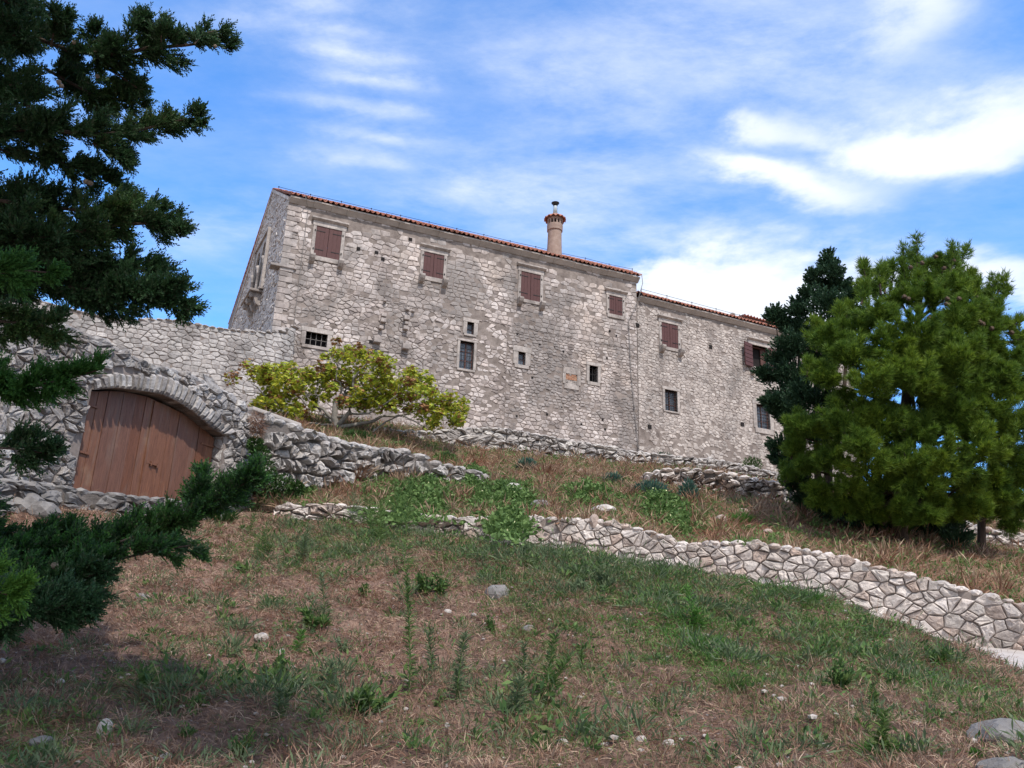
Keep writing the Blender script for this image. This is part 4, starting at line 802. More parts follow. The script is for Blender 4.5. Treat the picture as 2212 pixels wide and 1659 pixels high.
# --- gateway with wooden doors
GP = Plane(P(310, 970, 18.), 22)
gate = root('gateway', GP.at(-.1, -1.3), 'rough stone gateway with a wide arch around two brown board doors', 'gateway')
topl = [(-160, 716), (0, 700), (139, 700), (228, 740), (325, 788), (400, 806), (456, 828), (500, 852), (532, 880), (548, 905), (561, 938)]
tpu = interp([GP.uv(*q) for q in topl]); uR = GP.uv(561, 938)[0]; uL = GP.uv(-160, 716)[0]
intr = [(201.8, 842.3), (225, 839), (254, 838), (293, 843), (345, 851), (381, 867), (417.6, 890), (456, 925), (486, 942)]
iu = [GP.uv(*q) for q in intr]; jl, jr = iu[0][0], iu[-1][0]; arch = interp(iu)
jlb = GP.uv(150, 1060)[0]; jl = (jl + jlb) / 2; base = -1.75
mb = MB(); us = sorted(set(list(np.linspace(uL, uR, 60)) + list(np.linspace(jl, jr, 24)) + [jl - 1e-3, jr + 1e-3])); ins = lambda u: jl - 5e-4 <= u <= jr + 5e-4
for a_, b_ in zip(us[:-1], us[1:]):
    lo0, lo1 = (arch(a_), arch(b_)) if ins((a_ + b_) / 2) else (base, base)
    for w0 in (0.0, -.8):
        mb.add([GP.at(a_, lo0, w0), GP.at(b_, lo1, w0), GP.at(b_, tpu(b_) - .08, w0), GP.at(a_, tpu(a_) - .08, w0)], [(0, 1, 2, 3)])
    mb.add([GP.at(a_, tpu(a_) - .08, 0), GP.at(b_, tpu(b_) - .08, 0), GP.at(b_, tpu(b_) - .08, -.8), GP.at(a_, tpu(a_) - .08, -.8)], [(0, 1, 2, 3)])
    mb.add([GP.at(a_, lo0, 0), GP.at(a_, lo0, -.8), GP.at(b_, lo1, -.8), GP.at(b_, lo1, 0)], [(0, 1, 2, 3)])
for u_, lo in ((jl, arch(jl)), (jr, arch(jr))): mb.add([GP.at(u_, base, 0), GP.at(u_, lo, 0), GP.at(u_, lo, -.8), GP.at(u_, base, -.8)], [(0, 1, 2, 3)])
mb.add([GP.at(uR, base, 0), GP.at(uR, base, -2.5), GP.at(uR, tpu(uR), -2.5), GP.at(uR, tpu(uR), 0)], [(0, 1, 2, 3)])
mb.build('wall', MT['mortar'], gate)
extp = [(196, 815), (244, 803), (293, 806), (342, 812), (381, 824), (423, 853), (462, 889), (505, 932)]
exu = [GP.uv(*q) for q in extp]; ext = interp(exu)
def in_gate(u, v):
    if v > tpu(u) - .04: return False
    if jl - .06 < u < jr + .05 and v < ext(u) + .02: return False
    return True
mb = MB(); stones(mb, uL, uR, base, tpu(uL) + 2.2, .27, .19, lambda u, v, w: GP.at(u, v, w), h=.07, gap=.018, jit=.7, inside=in_gate, rects=[(jl, jr, base, arch(jl) - .45)], rough=.5, seed=51, hv=.45)
rd = random.Random(77); u = uL
while u < uR - .05:
    L_ = rd.uniform(.2, .42); c = GP.at(u + L_ / 2, tpu(u + L_ / 2) - .05, -.12); lump(mb, c, 1, rd, 2, (L_ * .45, .28, rd.uniform(.07, .12))); u += L_ * .8
mb.build('stones', MT['gatewall'], gate)
# voussoirs
mb = MB(); NV = 27; ts = np.linspace(0, 1, NV + 1)
def along(pts, t):
    q = np.array(pts); s = np.concatenate([[0], np.cumsum(np.linalg.norm(np.diff(q, axis=0), axis=1))]); s /= s[-1]; return np.array([np.interp(t, s, q[:, 0]), np.interp(t, s, q[:, 1])])
rd = random.Random(4)
for k in range(NV):
    t0, t1 = ts[k] + .004, ts[k + 1] - .004; i0, i1, e0, e1 = along(iu, t0), along(iu, t1), along(exu, t0), along(exu, t1); ex_ = rd.uniform(.75, 1.1); e0 = i0 + (e0 - i0) * ex_; e1 = i1 + (e1 - i1) * ex_; f_ = .065 + rd.uniform(0, .035); A = GP.at
    m0, m1 = (i0 + e0) / 2, (i1 + e1) / 2; j = lambda: rd.uniform(-.012, .012)
    vs = [A(i0[0], i0[1], -.45), A(i1[0], i1[1], -.45), A(i1[0], i1[1], f_ - .03), A(i0[0], i0[1], f_ - .03), A(e1[0], e1[1], f_ - .04), A(e0[0], e0[1], f_ - .04), A(e1[0], e1[1], -.1), A(e0[0], e0[1], -.1)]
    ins_ = [i0 * .85 + e1 * .15, i1 * .85 + e0 * .15, e1 * .85 + i0 * .15, e0 * .85 + i1 * .15]; vs += [A(q[0] + j(), q[1] + j(), f_ + .035 + j()) for q in ins_]
    mb.add(vs, [(0, 1, 2, 3), (3, 2, 9, 8), (2, 4, 10, 9), (4, 5, 11, 10), (5, 3, 8, 11), (8, 9, 10, 11), (4, 6, 7, 5), (0, 3, 5, 7), (1, 6, 4, 2)])
mb.build('arch', MT['gatewall'], gate)
mb = MB(); stones(mb, 0, .75, base, arch(jr), .3, .25, lambda u, v, w: GP.at(jr - w * .35, v, -u), h=.05, gap=.02, seed=3, rough=.6); mb.build('jamb_stones', MT['gatewall'], gate)
# right end face of the gateway block
# doors
DW = -.28
DLt = [(190, 850), (204, 850), (254, 845), (300, 850), (322, 858)]; 
dl0 = GP.uv(150, 1052, DW)[0] - .12; dmid_t = GP.uv(341, 866, DW); dmid_b = GP.uv(304, 1070, DW); dr = GP.uv(458, 942, DW)[0] + .1
dm = (dmid_t[0] + dmid_b[0]) / 2
dtop = interp([(GP.uv(x, y, DW)) for x, y in [(190, 848), (204, 846), (254, 844), (277, 848), (322, 858), (341, 868), (386, 888), (430, 918), (458, 944), (475, 955)]])
dbase = GP.uv(300, 1078, DW)[1] - .12
for (x0, x1, nb, gap_w) in ((dl0, dm - .022, 6, 0), (dm + .022, dr, 6, 1)):
    mb = MB(); cuts = [0]; rd = random.Random(int(x0 * 50))
    for k in range(nb): cuts.append(cuts[-1] + rd.uniform(.75, 1.3))
    cuts = [x0 + (x1 - x0) * c / cuts[-1] for c in cuts]
    for k in range(nb):
        a_, b_ = cuts[k] + .006, cuts[k + 1] - .006; A = GP.at; f0 = DW + rd.uniform(-.006, .012) - .0
        mb.box8([A(a_, dbase, f0), A(b_, dbase, f0), A(b_, dbase, f0 - .05), A(a_, dbase, f0 - .05), A(a_, dtop(a_), f0), A(b_, dtop(b_), f0), A(b_, dtop(b_), f0 - .05), A(a_, dtop(a_), f0 - .05)])
    mb.pbox(GP, x0, x1, dbase, dtop((x0 + x1) / 2) - .5, DW - .09, DW - .06)
    leaf = mb.build('door', MT['gate'], gate)
    if gap_w == 0: m_ = MB(); m_.pbox(GP, x1 - .09, x1 + .05, dbase, dtop(x1) - .02, DW + .014, DW + .04); m_.build('cover_strip', MT['gate'], leaf)
    for px_, py_ in (((216, 883), (192, 981)) if not gap_w else ((438, 958.6), (417, 1045))):
        hz = MB(); u, v = GP.uv(px_, py_, DW); e0, e1 = (x0, x0 + .42) if not gap_w else (x1 - .46, x1); hz.pbox(GP, e0, e1, v - .022, v + .022, DW + .013, DW + .03)
        hz.build('strap_hinge', MT['gate'], leaf)
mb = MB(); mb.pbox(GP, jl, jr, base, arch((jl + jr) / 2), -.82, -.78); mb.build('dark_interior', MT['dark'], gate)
mb = MB(); u, v = GP.uv(325, 1002, DW); mb.pbox(GP, u - .16, u + .2, v - .018, v + .018, DW + .02, DW + .045); mb.pbox(GP, u - .03, u, v - .05, v + .05, DW + .02, DW + .055); mb.pbox(GP, u + .15, u + .19, v - .06, v + .03, DW + .02, DW + .06); mb.build('latch', MT['gate'], gate)
# sill course below the gate
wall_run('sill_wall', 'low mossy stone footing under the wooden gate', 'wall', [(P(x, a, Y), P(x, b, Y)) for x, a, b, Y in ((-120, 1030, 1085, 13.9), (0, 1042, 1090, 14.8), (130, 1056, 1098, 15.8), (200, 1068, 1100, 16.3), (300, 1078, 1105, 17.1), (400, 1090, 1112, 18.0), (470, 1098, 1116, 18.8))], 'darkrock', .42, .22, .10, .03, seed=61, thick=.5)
# sloping parapet above the boulder wall
pa, pb = P(541, 880, 21.9), P(645, 917, 23.2); par_ = root('parapet', pa, 'sloping plastered parapet above the boulders beside the gateway', 'parapet'); mb = MB()
dv_ = (pb - pa); nn = np.array([dv_[1], -dv_[0], 0]); nn /= np.linalg.norm(nn)
def pq(t, z, w): return pa + dv_ * t + nn * w + np.array([0, 0, z])
mb.box8([pq(0, -1.2, .1), pq(1, -.9, .1), pq(1, -.9, -.4), pq(0, -1.2, -.4), pq(0, -.1, .1), pq(1, -.1, .1), pq(1, -.1, -.4), pq(0, -.1, -.4)]); mb.build('wall', MT['mortar'], par_)
mb = MB(); mb.box8([pq(0, -.1, .16), pq(1, -.1, .16), pq(1, -.1, -.45), pq(0, -.1, -.45), pq(0, .02, .14), pq(1, .02, .14), pq(1, .02, -.43), pq(0, .02, -.43)]); mb.build('coping', MT['cornice'], par_, bevel=.03)
# ------------------------------------------------------------------ trees
def pxm(r, Y): return r / 1893.0 * Y
def sprays(path, rads, Y, n, ln, wd, lift=.25, per=9, out=.55):
    """feathery cypress twigs filling a tapering branch; path in view units at depths Y"""
    pts = np.array([P(x, y, Yi) for (x, y), Yi in zip(path, Y)]); rad = np.array([pxm(r, Yi) for r, Yi in zip(rads, Y)])
    seg = np.linalg.norm(np.diff(pts, axis=0), axis=1); s = np.concatenate([[0], np.cumsum(seg)]); tot = s[-1]
    dens = rad + .05; cd = np.concatenate([[0], np.cumsum((dens[:-1] + dens[1:]) / 2 * seg)]); t = np.interp(RNG.random(n) * cd[-1], cd, s)
    C = np.stack([np.interp(t, s, pts[:, i]) for i in range(3)], 1); R = np.interp(t, s, rad)
    D = norm(np.stack([np.interp(t, s[:-1] + seg / 2, np.diff(pts, axis=0)[:, i] / seg) for i in range(3)], 1))
    a = norm(np.cross(D, np.array([0, 0, 1.]))); b = norm(np.cross(a, D))
    # side branchlets of uneven length; the twigs sit on them
    m = max(5, n // 46); k = np.arange(m) * (n // m); th = RNG.random(m) * 2 * np.pi; rdir = norm(a[k] * np.cos(th)[:, None] * .85 + b[k] * np.sin(th)[:, None])
    bd = norm(D[k] * 1.05 + rdir * (.75 + .5 * RNG.random(m))[:, None] + np.array([0, 0, lift]) + RNG.normal(size=(m, 3)) * .15); bl = (R[k] + .07) * (.5 + .9 * RNG.random(m) ** 1.5)
    w = RNG.integers(0, m, n); f = RNG.random(n) ** .75; sdv = norm(np.cross(bd[w], norm(RNG.normal(size=(n, 3)))))
    base = C[k][w] + bd[w] * (bl[w] * f)[:, None] + sdv * (RNG.random(n) * .26 * bl[w] * (1.1 - f))[:, None] + np.array([0, 0, -.12]) * (f ** 2 * bl[w])[:, None]
    dirs = norm(bd[w] * 1.0 + sdv * .55 + RNG.normal(size=(n, 3)) * .22 + np.array([0, 0, .12]))
    V = []; L_ = ln * (.45 + .75 * RNG.random(n)); side = norm(np.cross(dirs, norm(RNG.normal(size=(n, 3)))))
    for k in range(per):
        f = (k + .5) / per; sg = 1 if k % 2 else -1; pp_ = base + dirs * (L_ * f)[:, None]; d2 = norm(dirs * 1.1 + side * sg * (.9 - .5 * f) + RNG.normal(size=(n, 3)) * .12)
        V.append(leaves(pp_, d2, L_ * (.42 - .22 * f), wd, fat=.5))
    V.append(leaves(base, dirs, L_, wd * .9)); return np.concatenate(V)
# big cypress at the left
cyp = root('cypress_tree', (-7.0, 7.8, .6), 'large dark cypress reaching its long branches across the left edge of the view', 'tree')
tr = MB(); tr.tube([(-7.0, 7.8, .3), (-7.1, 7.8, 3), (-7.2, 7.7, 6), (-7.4, 7.7, 12)], [.26, .22, .18, .08], 10); tr.build('trunk', MT['bark2'], cyp)
TG = [([(-300, 60), (-60, 80), (60, 75), (150, 110), (250, 118), (320, 104), (400, 98), (460, 90), (499, 112)], [120, 100, 66, 58, 56, 52, 40, 26, 5], 7.4, 3600, 0),
      ([(320, 130), (308, 80), (311, 42)], [30, 20, 4], 7.3, 260, 0), ([(350, 120), (348, 80), (346, 48)], [30, 20, 4], 7.3, 240, 0), ([(420, 95), (440, 72), (470, 66)], [22, 16, 3], 7.3, 180, 0), ([(230, 110), (215, 85), (212, 62)], [28, 16, 4], 7.3, 180, 0), ([(110, 100), (118, 60), (128, 36)], [34, 26, 8], 7.2, 260, 0),
      ([(100, 150), (200, 205), (250, 215), (318, 225)], [50, 38, 28, 6], 7.8, 900, 0), ([(200, 130), (260, 165), (296, 190)], [40, 24, 6], 7.5, 380, 0),
      ([(-300, 200), (-60, 220), (20, 180), (60, 230)], [140, 120, 80, 60], 7.5, 2300, 0),
      ([(-200, 270), (-40, 280), (100, 280), (200, 292), (280, 285), (360, 268), (410, 255), (446, 260)], [90, 70, 55, 52, 44, 30, 17, 4], 7.0, 3000, 0), ([(20, 320), (90, 335), (190, 372), (238, 395)], [26, 24, 20, 4], 7.2, 620, 0), ([(200, 310), (250, 330), (262, 352)], [34, 18, 4], 7.0, 260, 0),
      ([(-200, 430), (-40, 430), (60, 440), (170, 455), (240, 440), (292, 420)], [80, 66, 52, 44, 32, 5], 7.6, 1900, 0),
      ([(-200, 520), (-40, 520), (100, 515), (220, 490), (320, 482), (360, 490), (396, 512)], [110, 90, 72, 48, 36, 22, 4], 7.1, 3200, 0), ([(220, 470), (300, 455), (360, 462), (385, 490)], [30, 26, 16, 4], 7.2, 500, 0),
      ([(-200, 620), (-40, 620), (100, 600), (200, 580), (300, 580), (340, 600)], [100, 80, 66, 56, 40, 10], 7.4, 3000, 0), ([(150, 620), (250, 635), (330, 635), (380, 640), (398, 668)], [60, 52, 42, 24, 4], 7.2, 1800, 0),
      ([(-100, 600), (-20, 592), (60, 585), (120, 590)], [26, 24, 18, 4], 5.6, 620, 1), ([(-200, 700), (-40, 690), (60, 700), (100, 706), (136, 722)], [50, 40, 32, 24, 4], 6.6, 1100, 0),
      ([(-200, 835), (-20, 830), (80, 832), (160, 815), (210, 800)], [34, 30, 26, 16, 3], 6.2, 1300, 1), ([(-200, 965), (-30, 965), (50, 972), (118, 982)], [36, 32, 24, 4], 6.4, 900, 0),
      ([(-300, 1240), (-60, 1210), (80, 1205), (200, 1185), (330, 1145), (440, 1095), (500, 1060), (548, 1030)], [110, 86, 64, 44, 30, 22, 14, 4], 7.6, 4400, 3), ([(400, 1110), (435, 1060), (448, 1028)], [34, 20, 4], 7.5, 320, 3),
      ([(-200, 1260), (-40, 1260), (100, 1260), (230, 1215), (330, 1190), (412, 1178)], [80, 70, 46, 32, 24, 4], 7.0, 2600, 3), ([(-200, 1330), (-40, 1330), (80, 1320), (190, 1300)], [70, 60, 46, 10], 6.2, 2600, 0), ([(-200, 1160), (-40, 1160), (100, 1165), (230, 1160), (330, 1140)], [50, 40, 30, 20, 6], 7.8, 1500, 3), ([(260, 1170), (340, 1140), (420, 1110), (490, 1068), (552, 1030)], [24, 22, 20, 16, 4], 7.4, 900, 3), ([(-60, 1290), (60, 1270), (130, 1270), (215, 1235)], [60, 50, 40, 8], 6.8, 1300, 0),
      ([(-100, 1270), (-30, 1272), (34, 1288)], [40, 34, 5], 4.8, 420, 2), ([(-300, 60), (-60, 60), (30, 40), (90, 60)], [160, 100, 70, 20], 7.8, 1900, 0), ([(-300, 300), (-60, 300), (20, 330)], [140, 80, 20], 8.0, 1000, 0), ([(-300, -60), (-100, -60), (30, 10)], [140, 110, 60], 7.6, 1400, 0), ([(-300, 540), (-60, 540), (40, 600)], [160, 110, 50], 8.0, 1700, 0),
      ([(-300, 400), (-60, 420), (-20, 500)], [150, 120, 90], 7.9, 1800, 0), ([(-300, 1000), (-120, 1000), (-60, 1100)], [120, 80, 60], 7.9, 1000, 0)]
tr = MB(); VV = {0: [], 1: [], 2: []}
for i, (path, rads, Y0, n, mi) in enumerate(TG):
    Ys = [Y0 + .25 * math.sin(i * 1.7 + k) * .5 for k in range(len(path))]
    q = sprays(path, rads, Ys, int(n * 1.55), .13 * Y0 / 7, .0145 * Y0 / 7, lift=.30)
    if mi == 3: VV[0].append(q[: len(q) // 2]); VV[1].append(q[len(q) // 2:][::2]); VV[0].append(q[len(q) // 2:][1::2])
    else: VV[mi].append(q)
    tr.tube([P(x, y, Yi) for (x, y), Yi in zip(path, Ys)], [max(.006, pxm(r, Y0) * .10) for r in rads], 5)
tr.build('branch', MT['bark2'], cyp)
def shade_boughs(pts, rads, n, ln=.2, wd=.022):
    pts = np.array(pts, float); k = len(pts); t = RNG.random(n) * (k - 1); C = np.stack([np.interp(t, range(k), pts[:, i]) for i in range(3)], 1); R = np.interp(t, range(k), rads)
    off = RNG.normal(size=(n, 3)) * (R * .45)[:, None]; d = norm(off + (pts[-1] - pts[0]) * .3); V = [leaves(C + off + d * ln * f, norm(d + RNG.normal(size=(n, 3)) * .5), ln * .6, wd) for f in (0, .3, .6, .9)]
    return np.concatenate(V)
for pts, rads, n in [([(-6.8, 6.8, 9.0), (-5.0, 5.0, 8.6), (-3.2, 3.7, 7.9), (-1.6, 3.0, 7.3)], [1.2, 1.2, 1.0, .4], 7600), ([(-7, 5.5, 8), (-5, 3.6, 7), (-3.4, 2.6, 6.5), (-2.0, 2.0, 6.2)], [1.1, 1.0, .8, .4], 7000), ([(-7, 4.5, 6.4), (-5.2, 2.8, 5.8), (-3.8, 1.8, 5.4)], [1., .9, .5], 5000), ([(-7, 7, 12), (-4.6, 4.6, 10.6), (-2.6, 3.4, 9.4)], [1.4, 1.2, .5], 5200), ([(-7, 6.5, 14), (-5, 3.4, 13), (-2.6, 1.6, 12.2), (-.4, .8, 11.6), (1.0, .5, 11)], [1.3, 1.4, 1.5, 1.4, .6], 15000), ([(-7, 5, 12), (-5, 1.8, 11.3), (-2.6, 0, 10.6), (-.6, -.8, 10), (.8, -1.2, 9.6)], [1.3, 1.4, 1.4, 1.2, .5], 13000)]: VV[0].append(shade_boughs(pts, rads, n))  # unseen overhead boughs added to shade the lower-left bank
A0 = np.concatenate(VV[0]); A1 = np.concatenate(VV[1]); A2 = np.concatenate(VV[2])
fastmesh('crown', np.concatenate([A0, A1, A2]), 4, None, cyp, [MT['cyp'], MT['cypb'], MT['cypy']], np.concatenate([np.zeros(len(A0)), np.ones(len(A1)), np.full(len(A2), 2)]))
rd = random.Random(4); E_ = Each('cone', simple_mat('cypress_cones', (.12, .085, .06), (.26, .2, .15), 30, .4, .005), cyp)
for x, y, Yc, r in [(121, 50, 7.1, 7), (127, 178, 6.7, 7), (133, 186, 6.8, 6), (186, 393, 7.1, 7), (195, 396, 7.1, 7), (465, 100, 7.2, 5), (210, 165, 7.3, 6), (160, 92, 7.2, 6), (118, 1222, 6.7, 8), (180, 1238, 6.7, 8), (200, 1095, 7.4, 6)]: E_(lambda m: lump(m, P(x, y, Yc), pxm(r, Yc), rd, 2))
# pine
def c7(x, y): return ((x / 1.185 + 2900) * .54, (y / 1.185 + 900) * .54)
def ball_pts(c, r, n, hollow=.55):
    d = norm(RNG.normal(size=(n, 3))); d[:, 2] = np.where(RNG.random(n) < .35, np.abs(d[:, 2]), d[:, 2]); return c + d * (r * (hollow + (1 - hollow) * RNG.random(n) ** .6))[:, None], d
pine = root('pine_tree', P(1950, 1188, 22), 'broad bright green pine with a dark shaded base, above the road wall', 'tree')
tr = MB(); pb_ = P(1948, 1195, 22); tr.tube([pb_ - [0, 0, .4], pb_ + [0, 0, .8], P(1950, 1000, 22), P(1962, 800, 22.1), P(1990, 640, 22.2)], [.24, .20, .17, .12, .05], 10)
PC = [(330, 1000, 45), (500, 560, 110), (620, 500, 110), (720, 430, 110), (840, 370, 100), (960, 350, 110), (1080, 320, 100), (1150, 400, 100), (1240, 480, 85), (600, 660, 140), (760, 600, 140), (920, 520, 140), (1080, 500, 140), (1220, 600, 120), (1340, 640, 90), (480, 740, 100), (700, 780, 140), (880, 740, 140), (1060, 700, 150), (1240, 740, 120), (1370, 800, 90),
      (400, 980, 100), (560, 950, 130), (740, 960, 140), (900, 1000, 130), (1080, 950, 140), (1240, 900, 120), (1380, 980, 100), (370, 1150, 75), (500, 1130, 120), (680, 1130, 130), (860, 1180, 130), (1040, 1130, 140), (1200, 1090, 130), (1340, 1140, 110), (440, 1260, 60), (580, 1260, 80), (760, 1240, 90), (940, 1260, 90), (1120, 1240, 100), (1270, 1230, 90), (660, 1320, 70), (820, 1330, 60), (1000, 1330, 70), (1180, 1320, 70), (1320, 1300, 70), (340, 1060, 60), (1410, 1330, 60), (1420, 1210, 80), (1480, 700, 80), (1490, 920, 90), (1500, 1050, 100), (1450, 620, 60), (1000, 620, 110), (900, 660, 110), (1120, 600, 110), (820, 720, 100), (1000, 820, 110), (1150, 820, 110), (700, 900, 100), (1300, 720, 90), (1180, 1000, 100), (640, 1050, 90), (1060, 900, 110), (980, 720, 120), (1180, 660, 100), (560, 1350, 60), (700, 1385, 60), (840, 1400, 65), (960, 1390, 65), (1080, 1380, 65), (1200, 1360, 60), (450, 1330, 50), (1300, 1370, 50)]
UP = [((690, 330), (660, 215), (655, 175), 22), ((740, 330), (730, 240), (745, 190), 18), ((860, 300), (850, 180), (845, 105), 24), ((900, 280), (915, 150), (908, 55), 22), ((940, 280), (950, 210), (975, 170), 18), ((1060, 260), (1085, 160), (1080, 90), 26), ((1090, 260), (1130, 150), (1150, 105), 24), ((1030, 230), (1015, 160), (1012, 145), 12), ((1160, 330), (1170, 250), (1165, 220), 24), ((1220, 380), (1280, 320), (1270, 250), 24), ((1260, 360), (1320, 290), (1318, 240), 26), ((1280, 380), (1340, 330), (1335, 300), 16), ((780, 330), (800, 230), (795, 175), 16), ((1300, 480), (1380, 470), (1420, 430), 22), ((1330, 560), (1410, 540), (1450, 500), 26)]
TUF = []; DIR = []
def axis_depth(x, y): return 22.1 - 2.1 * math.sqrt(max(0, 1 - ((x - 880) / 640) ** 2 - ((y - 850) / 700) ** 2))
for (x, y, r) in PC:
    for lay in (0, 1):
        px_, py_ = c7(x, y); Y0 = axis_depth(x, y) + (RNG.random() - .5) * .8 + (lay * 1.8); c = P(px_, py_, Y0); R = pxm(r / 1.185 * .54, Y0) * ((1.0 if lay == 0 else 1.15) if y > 450 and x > 560 else .85)
        tr.tube([P(*c7(900 + (x - 900) * .15, min(1250, y + 120)), 22.1), (P(*c7(900 + (x - 900) * .5, y + 70), 22.1) + c) / 2, c], [.055, .035, .012], 5)
        nsub = 19 if lay == 0 else 8
        for k in range(nsub):     # leading shoots, each a plume of needles
            d = norm(RNG.normal(size=3)); d[1] = -abs(d[1]) * .9 if lay == 0 and RNG.random() < .7 else d[1]; b0 = c + d * R * .62 * RNG.random() ** .5
            ax_ = norm(np.array([d[0] * .8, d[1] * .8, .35 * d[2] + .55]) + RNG.normal(size=3) * .18); L_ = R * (.35 + .55 * RNG.random()); m = int(52 * (L_ / .5)) + 8; t = RNG.random(m); wd_ = .30 * L_ * (1 - t * .75)
            o = RNG.normal(size=(m, 3)) * wd_[:, None] * .55; TUF.append(b0 + ax_ * (L_ * t)[:, None] + o); DIR.append(norm(ax_ * 1.1 + norm(o) * .75))
OUTL = [(330, 930), (440, 540), (540, 440), (640, 370), (700, 300), (780, 300), (850, 280), (920, 270), (1000, 250), (1080, 240), (1150, 290), (1200, 340), (1260, 400), (1310, 450), (430, 720), (310, 1080), (330, 1200), (1370, 560), (1400, 700), (540, 860), (880, 940), (700, 960), (1100, 880), (1170, 780), (860, 1130), (560, 1010), (1220, 1000), (1360, 1010)]
for (x, y) in OUTL:
    for s_ in range(3): x0 = x + RNG.normal() * 34; y0 = y + 30 + RNG.normal() * 20; h0 = (50 + 50 * RNG.random()) * (1.5 if y < 420 else 1); UP.append(((x0, y0), (x0 + RNG.normal() * 12, y0 - h0 * .6), (x0 + RNG.normal() * 22, y0 - h0), 13 + 8 * RNG.random()))
for (a, b, c, r) in UP:
    Y0 = axis_depth(*b) + .3 + RNG.normal() * .3 if b[1] > 380 else 22 + RNG.normal() * .5; pts = [P(*c7(*q), Y0) for q in (a, b, c)]; tr.tube(pts, [.035, .02, .01], 5); m = 130; t = RNG.random(m) ** .7; q = np.where(t[:, None] < .5, pts[0] + (pts[1] - pts[0]) * (t * 2)[:, None], pts[1] + (pts[2] - pts[1]) * (t * 2 - 1)[:, None])
    R = pxm(r / 1.185 * .54, Y0); off = RNG.normal(size=(m, 3)) * R * .55; TUF.append(q + off); DIR.append(norm(off + np.array([0, 0, R * 1.2])))
tr.build('trunk', MT['bark2'], pine)
TP = np.concatenate(TUF); TD = np.concatenate(DIR); per = 8; p = np.repeat(TP, per, 0); d = norm(np.repeat(TD, per, 0) + RNG.normal(size=(len(p), 3)) * .42)
fastmesh('crown', blades(p, d, .17 * (.6 + .7 * RNG.random(len(p))), .019), 3, MT['pine'], pine)
rd = random.Random(9); E_ = Each('cone', simple_mat('pine_cones', (.05, .035, .025), (.12, .08, .055), 30, .4, .005), pine)
for x, y in [(935, 180), (880, 200), (1050, 375), (1065, 380), (1000, 150), (1040, 205), (1085, 170), (1200, 345), (1210, 460), (850, 340), (1055, 350), (970, 440), (1110, 350), (1360, 510), (1225, 470), (870, 350), (1265, 490)]: E_(lambda m: lump(m, P(*c7(x, y), axis_depth(x, y) - .75), .07, rd, 1))
# dark conifer behind the pine
con = root('conifer_tree', P(1800, 1130, 25), 'dark green conifer with two pointed tops behind the left side of the pine', 'tree'); tr = MB()
CT = [(490, 150, 490, 1250, 1.0), (418, 235, 440, 1200, .8), (240, 430, 300, 1100, .6), (590, 300, 560, 900, .6), (345, 360, 360, 1100, .7)]
V = []
for (x0, y0, x1, y1, k_) in CT: tr.tube([P(*c7(x1, y1 + 120), 25), P(*c7(x1, y1), 25), P(*c7(x0, y0), 25)], [.18 * k_, .14 * k_, .01], 8)
CL = [(490, 160, 16), (488, 200, 30), (500, 245, 48), (420, 250, 18), (418, 290, 34), (510, 310, 75), (415, 350, 45), (590, 320, 20), (595, 360, 38), (480, 400, 85), (350, 380, 22), (350, 430, 45), (240, 430, 25), (235, 465, 40), (300, 500, 55), (410, 520, 95), (560, 450, 80), (320, 600, 90), (250, 655, 45), (205, 740, 40), (175, 715, 18), (325, 740, 105), (450, 650, 100), (290, 850, 85), (225, 855, 35), (400, 850, 110), (330, 950, 75), (262, 900, 40), (265, 1070, 45), (300, 1150, 50), (260, 1130, 30), (450, 1000, 100), (330, 1250, 50), (400, 1330, 65), (500, 1370, 70), (620, 1400, 75), (740, 1420, 75), (860, 1420, 75), (960, 1440, 65), (1050, 1440, 75), (1130, 1380, 60), (1100, 1510, 50), (980, 1350, 90), (700, 1330, 90), (820, 1330, 90), (1180, 1310, 60)]
for (x, y, r) in CL:
    px_, py_ = c7(x, y); Y0 = 24.6 + RNG.normal() * .5 if y < 1240 else 22.8 + RNG.normal() * .4; c = P(px_, py_, Y0); R = pxm(r / 1.185 * .54, Y0) * .95; m = max(6, int(46 * (R / .3)))
    m = int(m * 1.5)
    for k in range(m):   # upswept pointed sprays
        d = norm(RNG.normal(size=3)); d[1] = -abs(d[1]) if RNG.random() < .7 else d[1]; b0 = c + d * R * .7 * RNG.random() ** .5; dr_ = norm(np.array([d[0] * .9, d[1] * .6, abs(d[2]) * .3 + .5])); L_ = R * .48 + .26; n_ = 26; f = RNG.random(n_)
        pos = b0 + dr_ * (L_ * f)[:, None] + RNG.normal(size=(n_, 3)) * (.10 * L_ * (1 - f))[:, None]; dd = norm(dr_ + RNG.normal(size=(n_, 3)) * (.6 * (1 - .6 * f))[:, None]); V.append(leaves(pos, dd, (.16 - .08 * f) * (.7 + .6 * RNG.random(n_)), .042))
tr.build('trunk', MT['bark2'], con); fastmesh('crown', np.concatenate(V), 4, MT['cyp2'], con)
